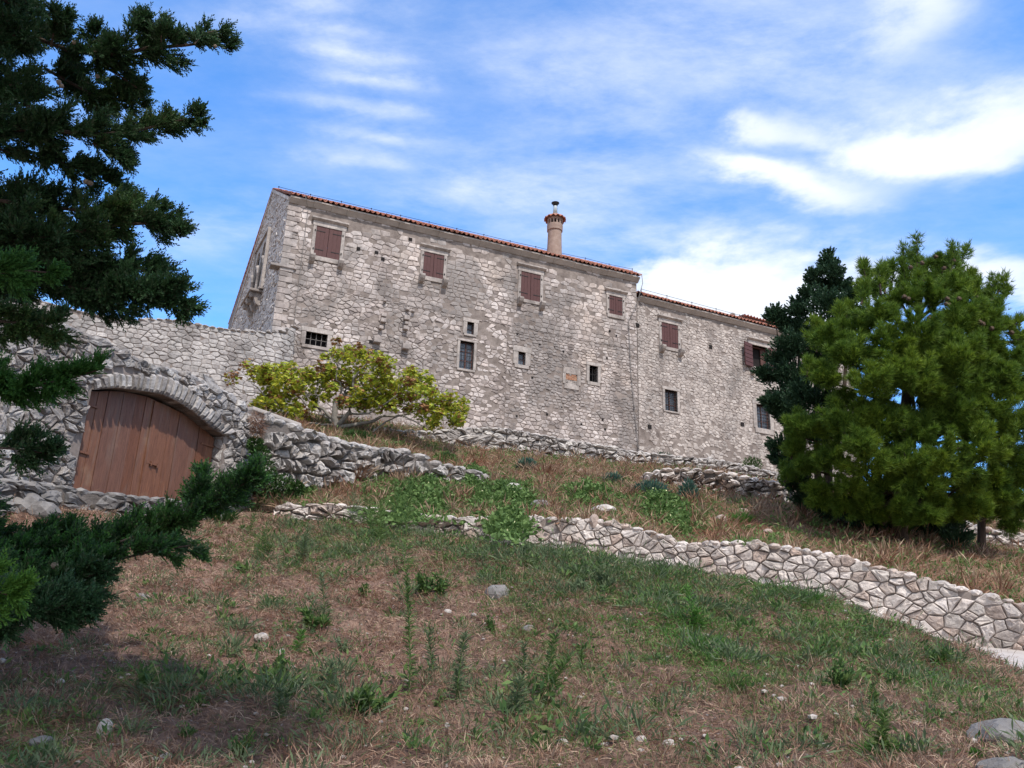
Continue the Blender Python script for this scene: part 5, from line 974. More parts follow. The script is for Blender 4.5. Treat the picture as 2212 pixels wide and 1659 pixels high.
# small tree at the right edge under the pine
smt = root('young_tree', P(2118, 1192, 24), 'slender young tree with a thin trunk at the right edge beyond the pine', 'tree'); tr = MB(); tb = P(2118, 1196, 24); tr.tube([tb - [0, 0, .3], P(2120, 1130, 24), P(2130, 1050, 24), P(2150, 960, 24)], [.13, .11, .08, .03], 8)
tr.build('trunk', MT['bark2'], smt); TUF = []; DIR = []
for x, y, r in [(2150, 960, 40), (2190, 1000, 45), (2210, 1060, 40), (2160, 1060, 40), (2195, 1120, 30), (2120, 1110, 25), (2220, 900, 50), (2180, 1140, 22), (2240, 960, 60), (2230, 1120, 35), (2200, 840, 30)]:
    c = P(x, y, 24 + RNG.normal() * .4); p, dd = ball_pts(c, pxm(r, 24), 420, .1); TUF.append(p); DIR.append(dd)
p = np.concatenate(TUF); d = np.concatenate(DIR); p = np.repeat(p, 5, 0); d = norm(np.repeat(d, 5, 0) + RNG.normal(size=(len(p), 3)) * .7 + [0, 0, .3]); fastmesh('crown', blades(p, d, .15, .016), 3, MT['pine'], smt)
# fig tree
YF = 30.6
figr = root('fig_tree', P(*c5(895, 832), YF), 'spreading fig tree with yellow-green leaves in front of the tall house', 'tree'); tr = MB(); rd = random.Random(12)
BR = [([(892, 832), (888, 740), (890, 620), (960, 560), (978, 512), (1010, 508)], .17, .05), ([(900, 620), (945, 510), (905, 440), (905, 330), (950, 220), (900, 130)], .05, .015), ([(905, 815), (1000, 700), (1040, 540), (1030, 440), (1080, 380), (1180, 250)], .12, .02), ([(915, 820), (1050, 802), (1200, 770), (1260, 735), (1430, 728), (1560, 680), (1620, 640)], .11, .02), ([(1190, 860), (1290, 780), (1390, 735), (1500, 700)], .05, .02),
      ([(885, 800), (830, 750), (762, 715), (752, 650), (740, 550), (745, 430)], .08, .02), ([(870, 765), (790, 680), (690, 655), (610, 595), (560, 550)], .09, .03), ([(870, 806), (780, 800), (640, 790)], .07, .02), ([(905, 742), (1010, 718), (1150, 715), (1280, 640), (1390, 560), (1400, 480)], .07, .015), ([(500, 730), (450, 700), (430, 650), (330, 600), (250, 490), (170, 440)], .07, .012), ([(330, 560), (230, 548), (130, 545), (60, 470), (40, 400)], .035, .008), ([(1430, 632), (1530, 652), (1630, 620), (1720, 500)], .04, .01),
      ([(960, 560), (1050, 590), (1150, 600), (1260, 560)], .04, .01), ([(610, 590), (500, 520), (420, 420), (390, 330)], .04, .01), ([(690, 650), (640, 520), (620, 420), (640, 340)], .04, .01), ([(1080, 380), (1180, 390), (1290, 350), (1340, 300)], .03, .008), ([(1560, 680), (1700, 640), (1830, 600), (1900, 640)], .05, .01), ([(1430, 728), (1560, 790), (1640, 830)], .04, .01), ([(905, 330), (850, 220), (860, 180)], .02, .006), ([(560, 550), (430, 560), (340, 640), (260, 620)], .04, .01)]
TIPS = []
for i, (q, r0, r1) in enumerate(BR):
    dy = rd.uniform(-1.2, 1.2); pts = [P(*c5(x, y), YF + dy * (k / (len(q) - 1))) for k, (x, y) in enumerate(q)]; n = len(pts); fine = []
    for k in range(n - 1):
        for f in (0, .33, .66): fine.append(pts[k] + (pts[k + 1] - pts[k]) * f + np.array([rd.uniform(-.04, .04)] * 3) * (1 if k else 0))
    fine.append(pts[-1]); tr.tube(fine, list(np.linspace(r0 * .8, r1 * .8, len(fine))), 7); TIPS += [(np.array(q), i) for q in fine[len(fine) // 2:]]
CLU = [(300, 400, 100, 0), (380, 500, 140, 0), (470, 450, 110, 0), (600, 420, 110, 0), (690, 450, 110, 0), (330, 640, 90, 0), (560, 690, 80, 0), (480, 600, 110, 0), (900, 230, 80, 0), (1050, 270, 100, 0), (1180, 310, 110, 0), (1300, 330, 90, 0), (1000, 400, 90, 0), (1130, 430, 110, 0), (1260, 450, 120, 0), (1150, 640, 90, 0), (1000, 600, 70, 0), (1230, 620, 90, 0), (1440, 450, 120, 0), (1560, 440, 120, 0), (1600, 560, 120, 0), (1460, 570, 110, 0), (1340, 650, 90, 0), (1800, 600, 90, 0), (1860, 680, 80, 0), (1700, 690, 110, 0), (1640, 790, 80, 0), (1880, 750, 60, 0), (380, 360, 70, 0), (520, 350, 70, 0), (250, 640, 60, 0),
       (600, 760, 60, 0), (1080, 190, 60, 1), (830, 390, 70, 1), (770, 320, 55, 1), (180, 330, 80, 1), (60, 420, 70, 1), (900, 125, 40, 1), (930, 470, 60, 1), (1170, 240, 60, 1), (850, 520, 60, 1), (1250, 300, 60, 1), (240, 380, 70, 0), (1020, 480, 60, 0), (1500, 370, 60, 0), (700, 560, 80, 0), (1560, 680, 90, 0)]
OUT = [(130, 380), (300, 330), (500, 330), (700, 370), (850, 200), (900, 130), (1000, 180), (1200, 240), (1350, 290), (1450, 370), (1620, 380), (1720, 520), (1850, 540), (1930, 650), (1900, 790), (1600, 850), (1450, 680), (1250, 700), (1050, 690), (700, 690), (500, 760), (220, 640)]
def inpoly(x, y, pl_):
    c = False
    for i in range(len(pl_)):
        (x1, y1), (x2, y2) = pl_[i], pl_[i - 1]
        if (y1 > y) != (y2 > y) and x < (x2 - x1) * (y - y1) / (y2 - y1) + x1: c = not c
    return c
k = 0
while k < 120:
    x, y = rd.uniform(100, 1940), rd.uniform(120, 860)
    if inpoly(x, y, OUT) and not (760 < x < 1050 and y > 640): CLU.append((x, y, rd.uniform(40, 65), 1 if rd.random() < .14 else 0)); k += 1
LP = []; MI = []
for (x, y, r, b) in CLU:
    c = P(*c5(x, y), YF + rd.uniform(-1.1, 1.1)); R = pxm(r / 2.011 * .54, YF); 
    for _ in range(3): tr.tube([c + np.array([rd.uniform(-1, 1), rd.uniform(-.6, .6), -rd.random()]) * R * .8, c + np.array([rd.uniform(-1, 1), rd.uniform(-.6, .6), rd.random()]) * R * .6], [.016, .006], 4)
    R *= 1.12; m = int((165 if b == 0 else 110) * (R / .8) ** 1.6) + 24; p, dd = ball_pts(c, R, m, .15)
    for k in range(m):   # lobed leaf: five pointed lobes drooping from the stalk
        az = rd.random() * 6.28; out = np.array([math.cos(az), math.sin(az), 0]); s_ = rd.uniform(.75, 1.15) * (.15 if b == 0 else .15); dn_ = norm(out * .7 + np.array([0, 0, -rd.uniform(.2, 1.1)])); sd_ = norm(np.cross(dn_, [0, 0, 1.]))
        mi = 1 if (b == 1 and rd.random() < .75) or rd.random() < .10 else 0
        for an_, l_ in ((-1.15, .62), (-.55, .86), (0, 1.), (.55, .86), (1.15, .62)):
            d_ = dn_ * math.cos(an_) + sd_ * math.sin(an_); pr_ = norm(-dn_ * math.sin(an_) + sd_ * math.cos(an_)); q0 = p[k]; LP.append([q0, q0 + d_ * s_ * l_ * .6 + pr_ * s_ * .17, q0 + d_ * s_ * l_, q0 + d_ * s_ * l_ * .6 - pr_ * s_ * .17]); MI.append(mi)
tr.build('trunk', MT['bark'], figr, smooth=True)
# leaves of one clump share colour islands by lobes; brown ones are withered
fastmesh('crown', np.array(LP), 4, None, figr, [MT['fig'], MT['figb']], MI)
# ------------------------------------------------------------------ shrubs and weeds
def bankf(x, y): return float(bankz(np.array([x]), np.array([y]))[0])
def hillf(x, y): return float(hillz(np.array([x]), np.array([y]))[0])
def on(px, py, f=None, ymin=4.5, ymax=46):
    f = f or bankf; d = ray(px, py); lo = ymin; step = .15
    Yv = np.arange(ymin, ymax, step); pts = EYE[None] + d[None] * (Yv / d[1])[:, None]
    z = (bankz if f is bankf else hillz)(pts[:, 0], pts[:, 1]); h = np.nonzero(pts[:, 2] < z)[0]
    return pts[h[0]] if len(h) else pts[-1]
def plant_mesh(kind, c, w, h, n):
    """leaf polygons of one plant standing at c"""
    c = np.array(c)
    if kind == 'shrub' or kind == 'mat':
        d = norm(RNG.normal(size=(n, 3))); d[:, 2] = np.abs(d[:, 2]); rr_ = RNG.random(n) ** .4; p = c + d * np.array([w, w, h]) * rr_[:, None]
        if kind == 'mat': p = c + np.stack([RNG.normal(size=n) * w * .45, RNG.normal(size=n) * (h if h else w) * .45, np.zeros(n)], 1)
        return p, d
    if kind == 'stalk':
        t = RNG.random(n); p = c + np.stack([RNG.normal(size=n) * .012, RNG.normal(size=n) * .012, t * h], 1); a = RNG.random(n) * 6.28; up = .55 + t * .9; return p, norm(np.stack([np.cos(a), np.sin(a), up], 1))
    if kind == 'rosette':
        a = RNG.random(n) * 6.28; p = c + np.stack([np.cos(a) * w * .12, np.sin(a) * w * .12, RNG.random(n) * h * .5], 1); return p, norm(np.stack([np.cos(a), np.sin(a), .35 + RNG.random(n) * 1.2], 1))
def plant(kind, px, py, w, h, mat, label, name='weed', cat='weed', f=None, n=None, ll=None, lw=None, group=None, flowers=0):
    c = on(px, py, f); Yd = c[1]; W_ = pxm(w, Yd) * (1.5 if kind in ('stalk', 'rosette') else 1.15); H_ = pxm(h, Yd) * (1.15 if kind == 'rosette' else 1.05)
    group = group or {'weed': 'weeds growing on the grassy bank', 'shrub': 'small bushes on the upper slope', 'creeping_plant': 'creeping green plants above the pale wall', 'grass_tuft': 'clumps of taller grass'}.get(name)
    r_ = root(name, c, label, cat, group)
    if kind == 'mat':
        n = n or 700; ca_ = on(px, py - h, f); cb_ = on(px, py + h, f); dY = float(np.clip(abs(ca_[1] - cb_[1]) * .5, .5, 3.5)); H_ = .55; p, d = plant_mesh('mat', c, W_, dY, n); zf = (hillz if f is hillf else bankz); hh = RNG.random(n) * H_ * np.exp(-((p[:, 0] - c[0]) / (W_ * .9)) ** 2 - ((p[:, 1] - c[1]) / (dY * .9)) ** 2) * (.55 + .45 * np.sin(p[:, 0] * 7) * np.sin(p[:, 1] * 6)); p[:, 2] = zf(p[:, 0], p[:, 1]) + .02 + hh
        d[:, 2] *= .7; V = leaves(p, d, (ll or .10) * (.6 + .8 * RNG.random(n)), lw or .05)
        mi_ = np.zeros(len(V))
        if flowers:
            k = RNG.choice(n, flowers, replace=False); fl = leaves(p[k] + [0, -.02, .06], RNG.normal(size=(flowers, 3)) + [0, -.3, .6], .055, .05); V = np.concatenate([V, fl]); mi_ = np.concatenate([mi_, np.ones(flowers)])
        fastmesh('leaves', V, 4, None, r_, [MT[mat], MT['flower']], mi_)
    elif kind == 'shrub':
        n = n or 500; p, d = plant_mesh('shrub', c, W_, H_, n); fastmesh('leaves', leaves(p, d + [0, 0, .3], (ll or .09) * (.6 + .8 * RNG.random(n)), lw or .035), 4, MT[mat], r_)
        mb = MB()
        for k in range(6): a = k * 1.05; mb.tube([c - np.array([0, 0, .05]), c + np.array([math.cos(a) * W_ * .55, math.sin(a) * W_ * .55, H_ * .7])], [.012, .004], 4)
        mb.build('stem', MT['bark'], r_)
    elif kind == 'stalk':
        n = n or 150; ns = 1 if (w < 13 or h > 180) else int(RNG.integers(2, 4)); PV = []; mb = MB()
        for s_ in range(ns):
            hs = H_ * (1 if s_ == 0 else RNG.uniform(.45, .8)); m = int(n * (.9 if s_ == 0 else .5)); lean = RNG.normal(size=2) * (.10 if s_ == 0 else .28) * hs; b0 = c + np.array([RNG.normal() * .3 * W_ * (s_ > 0), RNG.normal() * .3 * W_ * (s_ > 0), 0])
            t = RNG.random(m) ** .85; p = b0 + np.stack([lean[0] * t ** 1.6, lean[1] * t ** 1.6, t * hs], 1); a = RNG.random(m) * 6.28; d = norm(np.stack([np.cos(a), np.sin(a), .25 + t * .9], 1) + RNG.normal(size=(m, 3)) * .15)
            PV.append(leaves(p, d, W_ * (1.6 - .8 * t) * (.35 + 1.0 * RNG.random(m)), lw or .011, droop=.18, fat=.4)); mb.tube([b0 - np.array([0, 0, .05])] + [b0 + np.array([lean[0] * f ** 1.6, lean[1] * f ** 1.6, hs * f]) for f in (.33, .66, .97)], [.007, .006, .004, .002], 5)
        fastmesh('leaves', np.concatenate(PV), 4, MT[mat], r_); mb.build('stem', MT['weed'], r_)
    elif kind == 'rosette':
        n = int((n or 60) * 2.4); ns = 7; a = RNG.random(ns) * 6.28; st = np.stack([np.cos(a) * .5, np.sin(a) * .5, .45 + RNG.random(ns)], 1); k = RNG.integers(0, ns, n); t = RNG.random(n) ** .8
        p = c + st[k] * t[:, None] * np.array([W_, W_, H_ * .75]) + RNG.normal(size=(n, 3)) * [.012, .012, .004]; d = norm(st[k] * .6 + RNG.normal(size=(n, 3)) * .65 + [0, 0, .25]); L_ = (ll or W_ * (.36 if mat == 'weedg' else .52)) * (.5 + .7 * RNG.random(n)) * (1.1 - .5 * t); fastmesh('leaves', leaves(p, d, L_, lw or L_ * .34, droop=.12, fat=.5), 4, MT[mat], r_)
    elif kind == 'tuft':
        n = n or 160; a = RNG.random(n) * 6.28; rr_ = RNG.random(n) * W_ * .5; p = c + np.stack([np.cos(a) * rr_, np.sin(a) * rr_, np.full(n, -.02)], 1); d = norm(np.stack([np.cos(a) * .55, np.sin(a) * .55, .6 + RNG.random(n)], 1) + RNG.normal(size=(n, 3)) * .15)
        fastmesh('leaves', leaves(p, d, H_ * (.6 + .6 * RNG.random(n)), lw or .012, droop=.25, fat=.5), 4, MT[mat], r_)
    return r_
H = hillf
# tall stalked weeds
for (px, py, w, h, mt, lb) in [(872, 1235, 15, 205, 'weed', 'tallest upright weed, crossing in front of the low white stones'), (884, 1510, 13, 255, 'weed', 'very tall thin weed stalk rising in the middle of the lower bank'), (985, 1520, 17, 135, 'weedg', 'bushy stalked weed left of centre on the lower bank'),
        (1175, 1530, 17, 140, 'weed', 'upright dark stalked weed right of centre on the lower bank'), (1106, 1560, 20, 85, 'weedg', 'grey-green feathery weed between two upright stalks low on the bank'), (650, 1215, 13, 72, 'weedg', 'grey leafy stalk below the left end of the white stones'), (566, 1215, 13, 80, 'weed', 'slim green stalk on the bank below the gateway corner'),
        (540, 1160, 9, 48, 'weed', 'small bright stalk beside the dark grass tuft by the gate'), (800, 1165, 15, 110, 'weed', 'feathery green stalk among weeds left of the tallest weed'), (760, 1140, 14, 80, 'weedg', 'grey feathery stalk in front of the white stones'), (700, 1345, 14, 95, 'weedg', 'grey leafy stalk in the middle left of the bank'), (640, 1420, 12, 50, 'grassb', 'small bright green stalk on the left of the bank'),
        (1130, 1470, 12, 70, 'weedg', 'short grey stalk beside the upright dark weed'), (820, 1180, 14, 95, 'grass', 'second feathery stalk left of the tallest weed'), (845, 1150, 12, 90, 'weed', 'green stalk just left of the tallest weed'), (1260, 1450, 9, 40, 'weed', 'tiny sprout low on the bank right of centre'),
        (2118, 1398, 20, 60, 'grass', 'leggy green weed at the foot of the pale wall near the right edge'), (1905, 1640, 16, 90, 'grass', 'tall green stalk low on the bank near the right corner'), (1895, 1560, 12, 70, 'weed', 'dark green stalk above the bright grass in the lower right'), (1500, 1360, 13, 90, 'grassb', 'bright green stalk in the fresh grass patch'), (600, 1560, 13, 60, 'weedg', 'short feathery weed in the lower left'), (935, 1480, 12, 100, 'weedg', 'grey feathery stalk left of the bushy stalked weed'), (710, 1500, 16, 60, 'weedg', 'low feathery weed above the dark leafy clump')]:
    plant('stalk', px, py, w, h, mt, lb, n=int(100 + h * 1.2))
for (px, py, w, h, mt, lb) in [(915, 1290, 26, 42, 'weed', 'left of two bright leafy weeds on the upper bank'), (948, 1288, 22, 44, 'weed', 'right of two bright leafy weeds on the upper bank'), (782, 1295, 18, 50, 'weed', 'leafy weed with yellowing lower leaves left of the pair'), (795, 1545, 42, 50, 'weed', 'dark leafy clump low in the middle of the bank'), (522, 1632, 24, 40, 'weed', 'leafy rosette near the lower left edge of the bank'), (1170, 1635, 26, 38, 'weed', 'leafy rosette at the bottom right of centre'),
        (682, 1365, 36, 34, 'weed', 'low spreading green weed in the left middle of the bank'), (590, 1315, 24, 24, 'weed', 'small dark weed on the left of the bank'), (1815, 1490, 30, 60, 'weed', 'broad leafy weed on the right of the bank under a yellow flower'), (1935, 1490, 24, 34, 'weed', 'leafy weed right of the broad leafy weed'), (585, 1480, 34, 55, 'weed', 'bright leafy weed in the left of the bank'), (940, 1545, 20, 40, 'weed', 'upright leafy weed left of the bushy stalk'), (430, 1530, 22, 30, 'weed', 'faint green weed in the shaded lower left'),
        (520, 1240, 18, 20, 'weed', 'small green weed below the gateway end'), (2030, 1440, 30, 30, 'weed', 'low leafy weed on the bank crest near the road'), (2120, 1655, 30, 26, 'grassb', 'bright leafy weed in the bottom right corner'), (1445, 1300, 22, 30, 'weedg', 'grey leafy weed among the bank grass'), (1230, 1285, 44, 26, 'weedg', 'broad grey-green weed near the crest of the bank'), (1300, 1270, 36, 30, 'weedg', 'grey-green weed just right of the broad one on the crest'), (740, 1410, 20, 26, 'weedg', 'grey broad-leaved weed in the left middle of the bank'), (500, 1430, 20, 26, 'weedg', 'grey broad-leaved weed in the left of the bank'), (1065, 1370, 20, 36, 'weed', 'small weed beside the dark embedded stone'),
        (320, 1490, 26, 34, 'weed', 'green weed in the shade of the cypress'), (480, 1370, 20, 26, 'weedg', 'grey-green weed above the left middle of the bank'), (1960, 1480, 18, 22, 'weed', 'little weed beside the leafy weed on the right'), (400, 1600, 22, 26, 'weed', 'shaded green weed near the lower left corner'), (1120, 1210, 36, 22, 'weedg', 'pale leafy weed at the foot of the vine-covered stones')]:
    plant('rosette', px, py, w, h, mt, lb, n=int(60 + w * 2.2), ll=None)
plant('tuft', 478, 1130, 40, 48, 'ivy', 'dark strappy grass tuft in front of the right gate post', 'grass_tuft', 'plant', n=260, lw=.022)
plant('tuft', 1598, 1132, 36, 36, 'grassb', 'fresh green grass tuft on the dry slope above the pale wall', 'grass_tuft', 'plant', f=H, n=380, lw=.02)
plant('tuft', 1920, 1640, 70, 60, 'grassb', 'big bright green grass tuft at the bottom right of the bank', 'grass_tuft', 'plant', n=600, lw=.006)
plant('tuft', 1520, 1420, 60, 70, 'grassb', 'tall fresh grass tuft in the green patch right of centre', 'grass_tuft', 'plant', n=600, lw=.008)
plant('tuft', 1740, 1305, 60, 40, 'grassb', 'green grass tuft on the crest before the pale wall', 'grass_tuft', 'plant', n=500, lw=.010)
plant('tuft', 1585, 1500, 50, 60, 'grass', 'tall green grass tuft on the right half of the bank', 'grass_tuft', 'plant', n=400, lw=.007)
plant('tuft', 1180, 1030, 52, 40, 'straw2', 'tall dry olive grass clump beside the first blue-green bush', 'grass_tuft', 'plant', f=H, n=500, lw=.022)
plant('tuft', 765, 1045, 40, 75, 'straw2', 'tall straw clump growing over the boulders', 'grass_tuft', 'plant', f=H, n=420, lw=.02)
for (px, py, w, h, mt, lb, fx) in [(1137, 1016, 20, 26, 'blue', 'round blue-green bush below the terrace wall, leftmost of its kind', 0), (1322, 1046, 20, 22, 'blue', 'round blue-green bush alone in dry grass above the wall', 0), (1425, 992, 26, 13, 'blue', 'blue-green bush on the terrace wall at the foot of the lower house', 0), (1487, 1082, 18, 44, 'blue', 'upright blue-green bush against the tumbled rubble', 0), (1405, 1072, 40, 30, 'blue', 'wide blue-green bush left of the tumbled rubble', 0), (1425, 1035, 22, 16, 'blue', 'small blue-green bush above the wide one', 0),
        (1625, 1012, 20, 26, 'ivy', 'leafy green bush at the foot of the lower house near the conifer', 0), (960, 1000, 26, 22, 'weed', 'green bush on the dry slope under the terrace wall', 0), (770, 950, 40, 14, 'ivy', 'dark trailing plant over the ledge below the fig', 0), (1140, 940, 0, 0, '', '', 0)]:
    if w: plant('shrub', px, py, w, h, mt, lb, 'shrub', 'shrub', f=H, n=int(320 + w * h * .5), ll=.13, lw=.05)
for (px, py, w, h, n, fl_, lb) in [(905, 1092, 80, 40, 3400, 160, 'creeping green plant with pale flowers, largest of them, above the low white stones'), (1090, 1092, 72, 36, 2600, 130, 'creeping green plant with pale flowers spilling over the left end of the pale wall'), (645, 1062, 34, 12, 650, 40, 'small creeping plant with yellow-white flowers by the boulder wall'), (1275, 1078, 58, 20, 1500, 30, 'creeping green plant in the middle of the slope above the pale wall'), (1440, 1105, 56, 34, 1900, 90, 'creeping green plant below the blue-green bushes'),
        (1020, 1040, 34, 20, 800, 30, 'bright creeping plant at the right end of the boulders'), (1100, 1140, 40, 20, 900, 20, 'creeping plant hanging down the face of the pale wall at its left end')]:
    plant('mat', px, py, w, h, 'mat', lb, 'creeping_plant', 'plant', f=H, n=int(n * 4.2), ll=.13, lw=.07, flowers=fl_)
plant('mat', 1462, 1150, 26, 20, 'mat', 'creeping plant trailing down through the gap in the pale wall', 'creeping_plant', 'plant', f=H, n=900, ll=.11, lw=.05, flowers=30)
# vine draping the gate block's right end, dry tuft above it
for (pts, mt, lb, nm, n) in [([(552, 960, 16), (560, 985, 24), (570, 1015, 28), (580, 1045, 32), (610, 1050, 26), (545, 1040, 24), (640, 1055, 16), (525, 1060, 18)], 'ivy', 'dark vine draping the right end of the gateway', 'vine', 3400), ([(553, 905, 13), (560, 920, 14), (556, 935, 12)], 'straw', 'brown dry tuft growing above the vine on the gateway corner', 'dry_tuft', 700)]:
    r_ = root(nm, P(pts[0][0], pts[-1][1], 21), lb, 'plant'); V = []
    for x, y, r in pts:
        c = P(x, y, 20.7); m = n // len(pts); d = norm(RNG.normal(size=(m, 3))); p = c + d * pxm(r, 20.7) * (RNG.random(m) ** .5)[:, None]; V.append(leaves(p, d + [0, -.3, -.2], .09 if mt == 'ivy' else .16, .05 if mt == 'ivy' else .012))
    fastmesh('leaves', np.concatenate(V), 4, MT[mt], r_)
# ------------------------------------------------------------------ stones lying about
mbs = []
for (px, py, w, h, mt, lb, f) in [(218, 1592, 16, 24, 'rock', 'pale upright stone in the shaded lower left', 0), (355, 1642, 15, 9, 'rock', 'flat pale stone near the bottom left edge', 0), (85, 1608, 26, 10, 'darkrock', 'long grey stone in the shade at the far left', 0), (966, 1326, 9, 7, 'rock', 'small white angular stone in the middle of the bank', 0), (1072, 1292, 28, 20, 'darkrock', 'grey stone sunk in dry grass near the middle of the bank', 0), (1215, 1610, 14, 8, 'rock', 'white wedge stone at the bottom right of centre', 0),
        (1386, 1606, 12, 10, 'rock', 'pale stone above its twin at the bottom right of centre', 0), (1385, 1632, 11, 9, 'rock', 'pale stone below its twin at the bottom right of centre', 0), (1447, 1614, 14, 10, 'rock', 'squarish pale stone right of the twin stones', 0), (618, 1622, 15, 8, 'rock', 'flat cream stone at the bottom left of centre', 0), (1141, 1364, 16, 9, 'darkrock', 'grey wedge stone right of the sunk grey stone', 0), (1047, 1250, 6, 5, 'rock', 'tiny white stone above the sunk grey stone', 0), (303, 1296, 16, 10, 'darkrock', 'grey stone below the low cypress branches', 0), (562, 1382, 16, 10, 'rock', 'weathered cream stone in the left middle of the bank', 0), (490, 1480, 8, 6, 'rock', 'small cream stone among weeds on the left', 0), (607, 1415, 8, 9, 'rock', 'small tan stone under the little bright sprout', 0),
        (1308, 1612, 10, 5, 'rock', 'small white stone left of the twin stones', 0), (965, 1570, 6, 5, 'rock', 'tiny pale stone low in the middle', 0), (1785, 1614, 10, 5, 'rock', 'small flat white stone in the lower right', 0), (1800, 1445, 6, 4, 'rock', 'tiny pale stone left of the broad leafy weed', 0), (1925, 1385, 6, 4, 'rock', 'tiny pale stone near the crest on the right', 0), (770, 1462, 6, 4, 'rock', 'tiny pale stone left of the thin tall stalk', 0), (1470, 1600, 5, 4, 'rock', 'tiny stone at the far right of the bottom stones', 0), (1126, 1352, 5, 4, 'rock', 'tiny white stone next to the grey wedge', 0),
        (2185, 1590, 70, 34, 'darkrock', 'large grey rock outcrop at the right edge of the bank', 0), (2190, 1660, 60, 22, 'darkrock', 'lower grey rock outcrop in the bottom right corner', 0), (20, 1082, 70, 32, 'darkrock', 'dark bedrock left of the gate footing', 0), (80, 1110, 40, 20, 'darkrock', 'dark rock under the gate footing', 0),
        (716, 1096, 20, 13, 'pale', 'white boulder at the left end of the low stones', 0), (762, 1093, 28, 6, 'pale', 'flat white slab on the low stones', 0), (1284, 1130, 11, 14, 'pale', 'white upright stone standing on the pale wall', 1), (775, 1053, 20, 6, 'pale', 'flat pale stone in dry grass under the boulders', 1), (1255, 1023, 14, 8, 'pale', 'pale stone in dry grass below the terrace wall', 1), (1305, 1103, 30, 10, 'terrace', 'half-buried flat stone in the middle slope', 1), (1165, 1095, 24, 12, 'darkrock', 'dark squared stone in the middle slope', 1), (1480, 1055, 18, 12, 'pale', 'pale boulder between the blue-green bushes', 1),
        (1560, 1125, 14, 10, 'pale', 'pale stone left of the fresh grass tuft', 1), (1607, 1108, 14, 8, 'pale', 'pale stone behind the fresh grass tuft', 1), (1660, 1150, 12, 6, 'pale', 'small pale stone in the dry slope', 1), (1110, 1062, 20, 14, 'terrace', 'stone heap piece below the first bush', 1), (2150, 1160, 40, 12, 'pale', 'pale boulder under the pine at the right', 1)]:
    c = on(px, py + h * .5, H if f else None); Yd = c[1]; r_ = pxm(w, Yd); h_ = pxm(h, Yd) * 1.15; big = w >= 50; rd = random.Random(int(px * 3 + py)); mb = MB(); lump(mb, c + np.array([0, r_ * .3, h_ * (.2 if big else .75)]), 1, rd, 3 if big else 2, (r_, r_ * .8, h_)); o = mb.build('boulder' if w >= 20 else 'stone', MT[mt]); me = o.data
    off = np.array(c); co = np.empty(len(me.vertices) * 3); me.vertices.foreach_get('co', co); me.vertices.foreach_set('co', (co.reshape(-1, 3) - off).ravel()); o.location = off; tag(o, lb, 'boulder' if w >= 20 else 'stone', 'loose stones lying on the slopes')
# low yellow flower
fr_ = root('yellow_flower', on(1812, 1425), 'single yellow flower above the broad leafy weed on the right', 'flower'); c = on(1812, 1425); mb = MB(); mb.tube([c - [0, 0, .1], c + [0, 0, .02]], .002, 4); mb.build('stem', MT['weed'], fr_); a = np.linspace(0, 6.1, 12); mfl = leaf_mat('yellow_petals', [(0.7, .45, .02), (.8, .55, .03)], .3)
fastmesh('petals', leaves(np.repeat((c + [0, 0, .02])[None], 12, 0), np.stack([np.cos(a), np.sin(a), a * 0 + .25], 1), .024, .010), 4, mfl, fr_)
# ------------------------------------------------------------------ grass, litter, gravel (stuff)
def scatter_bank(n, y0, y1, pw=1.0, spread=.68):
    Y = y0 + (y1 - y0) * RNG.random(n) ** pw; X = (RNG.random(n) * 2 - 1) * spread * (Y + 1); k = (Y < wally(X) - .25) & ~((X > 2.5) & (Y > np.interp(X, RIX, RIY) - .05)); return X[k], Y[k]
def in_patch(x, y, patches):
    m = np.zeros(len(x))
    for (cx, cy, rx, ry, am) in patches: m = np.maximum(m, am * np.exp(-(((x - cx) / rx) ** 2 + ((y - cy) / ry) ** 2)))
    return m
def patch(px, py, rx, ry, am=1.0, f=None):
    c = on(px, py, f); a = on(px, py - ry * .7, f); b = on(px, py + ry * .7, f); return (c[0], c[1], pxm(rx, c[1]), max(.35, abs(a[1] - b[1]) * .55), am)
GP_ = [patch(1500, 1380, 150, 150), patch(1420, 1270, 190, 45, .9), patch(1750, 1320, 130, 60, .9), patch(1620, 1430, 90, 90, .6), patch(1850, 1600, 160, 60, .55), patch(2050, 1450, 110, 40, .7), patch(760, 1170, 120, 50, .65), patch(1000, 1200, 90, 40, .55), patch(300, 1480, 130, 60, .6), patch(120, 1600, 150, 60, .75), patch(700, 1560, 160, 50, .4), patch(1250, 1280, 90, 50, .6), patch(560, 1180, 60, 40, .4), patch(1450, 1490, 110, 50, .4), patch(400, 1400, 80, 50, .35), (0, 18, .1, .1, 0), patch(1650, 1560, 100, 60, .3), patch(900, 1590, 120, 40, .3), patch(1150, 1190, 80, 25, .8)]
BARE = [patch(700, 1350, 80, 30, .7), patch(1080, 1450, 70, 30, .8), patch(1350, 1480, 80, 30, .6), patch(620, 1250, 90, 25, .6), patch(1700, 1480, 70, 30, .6), patch(590, 1510, 70, 35, .8), patch(800, 1500, 60, 30, .7), patch(1180, 1380, 90, 40, .6), patch(1000, 1340, 80, 30, .5), patch(1290, 1560, 90, 40, .5), patch(500, 1590, 80, 30, .6)]
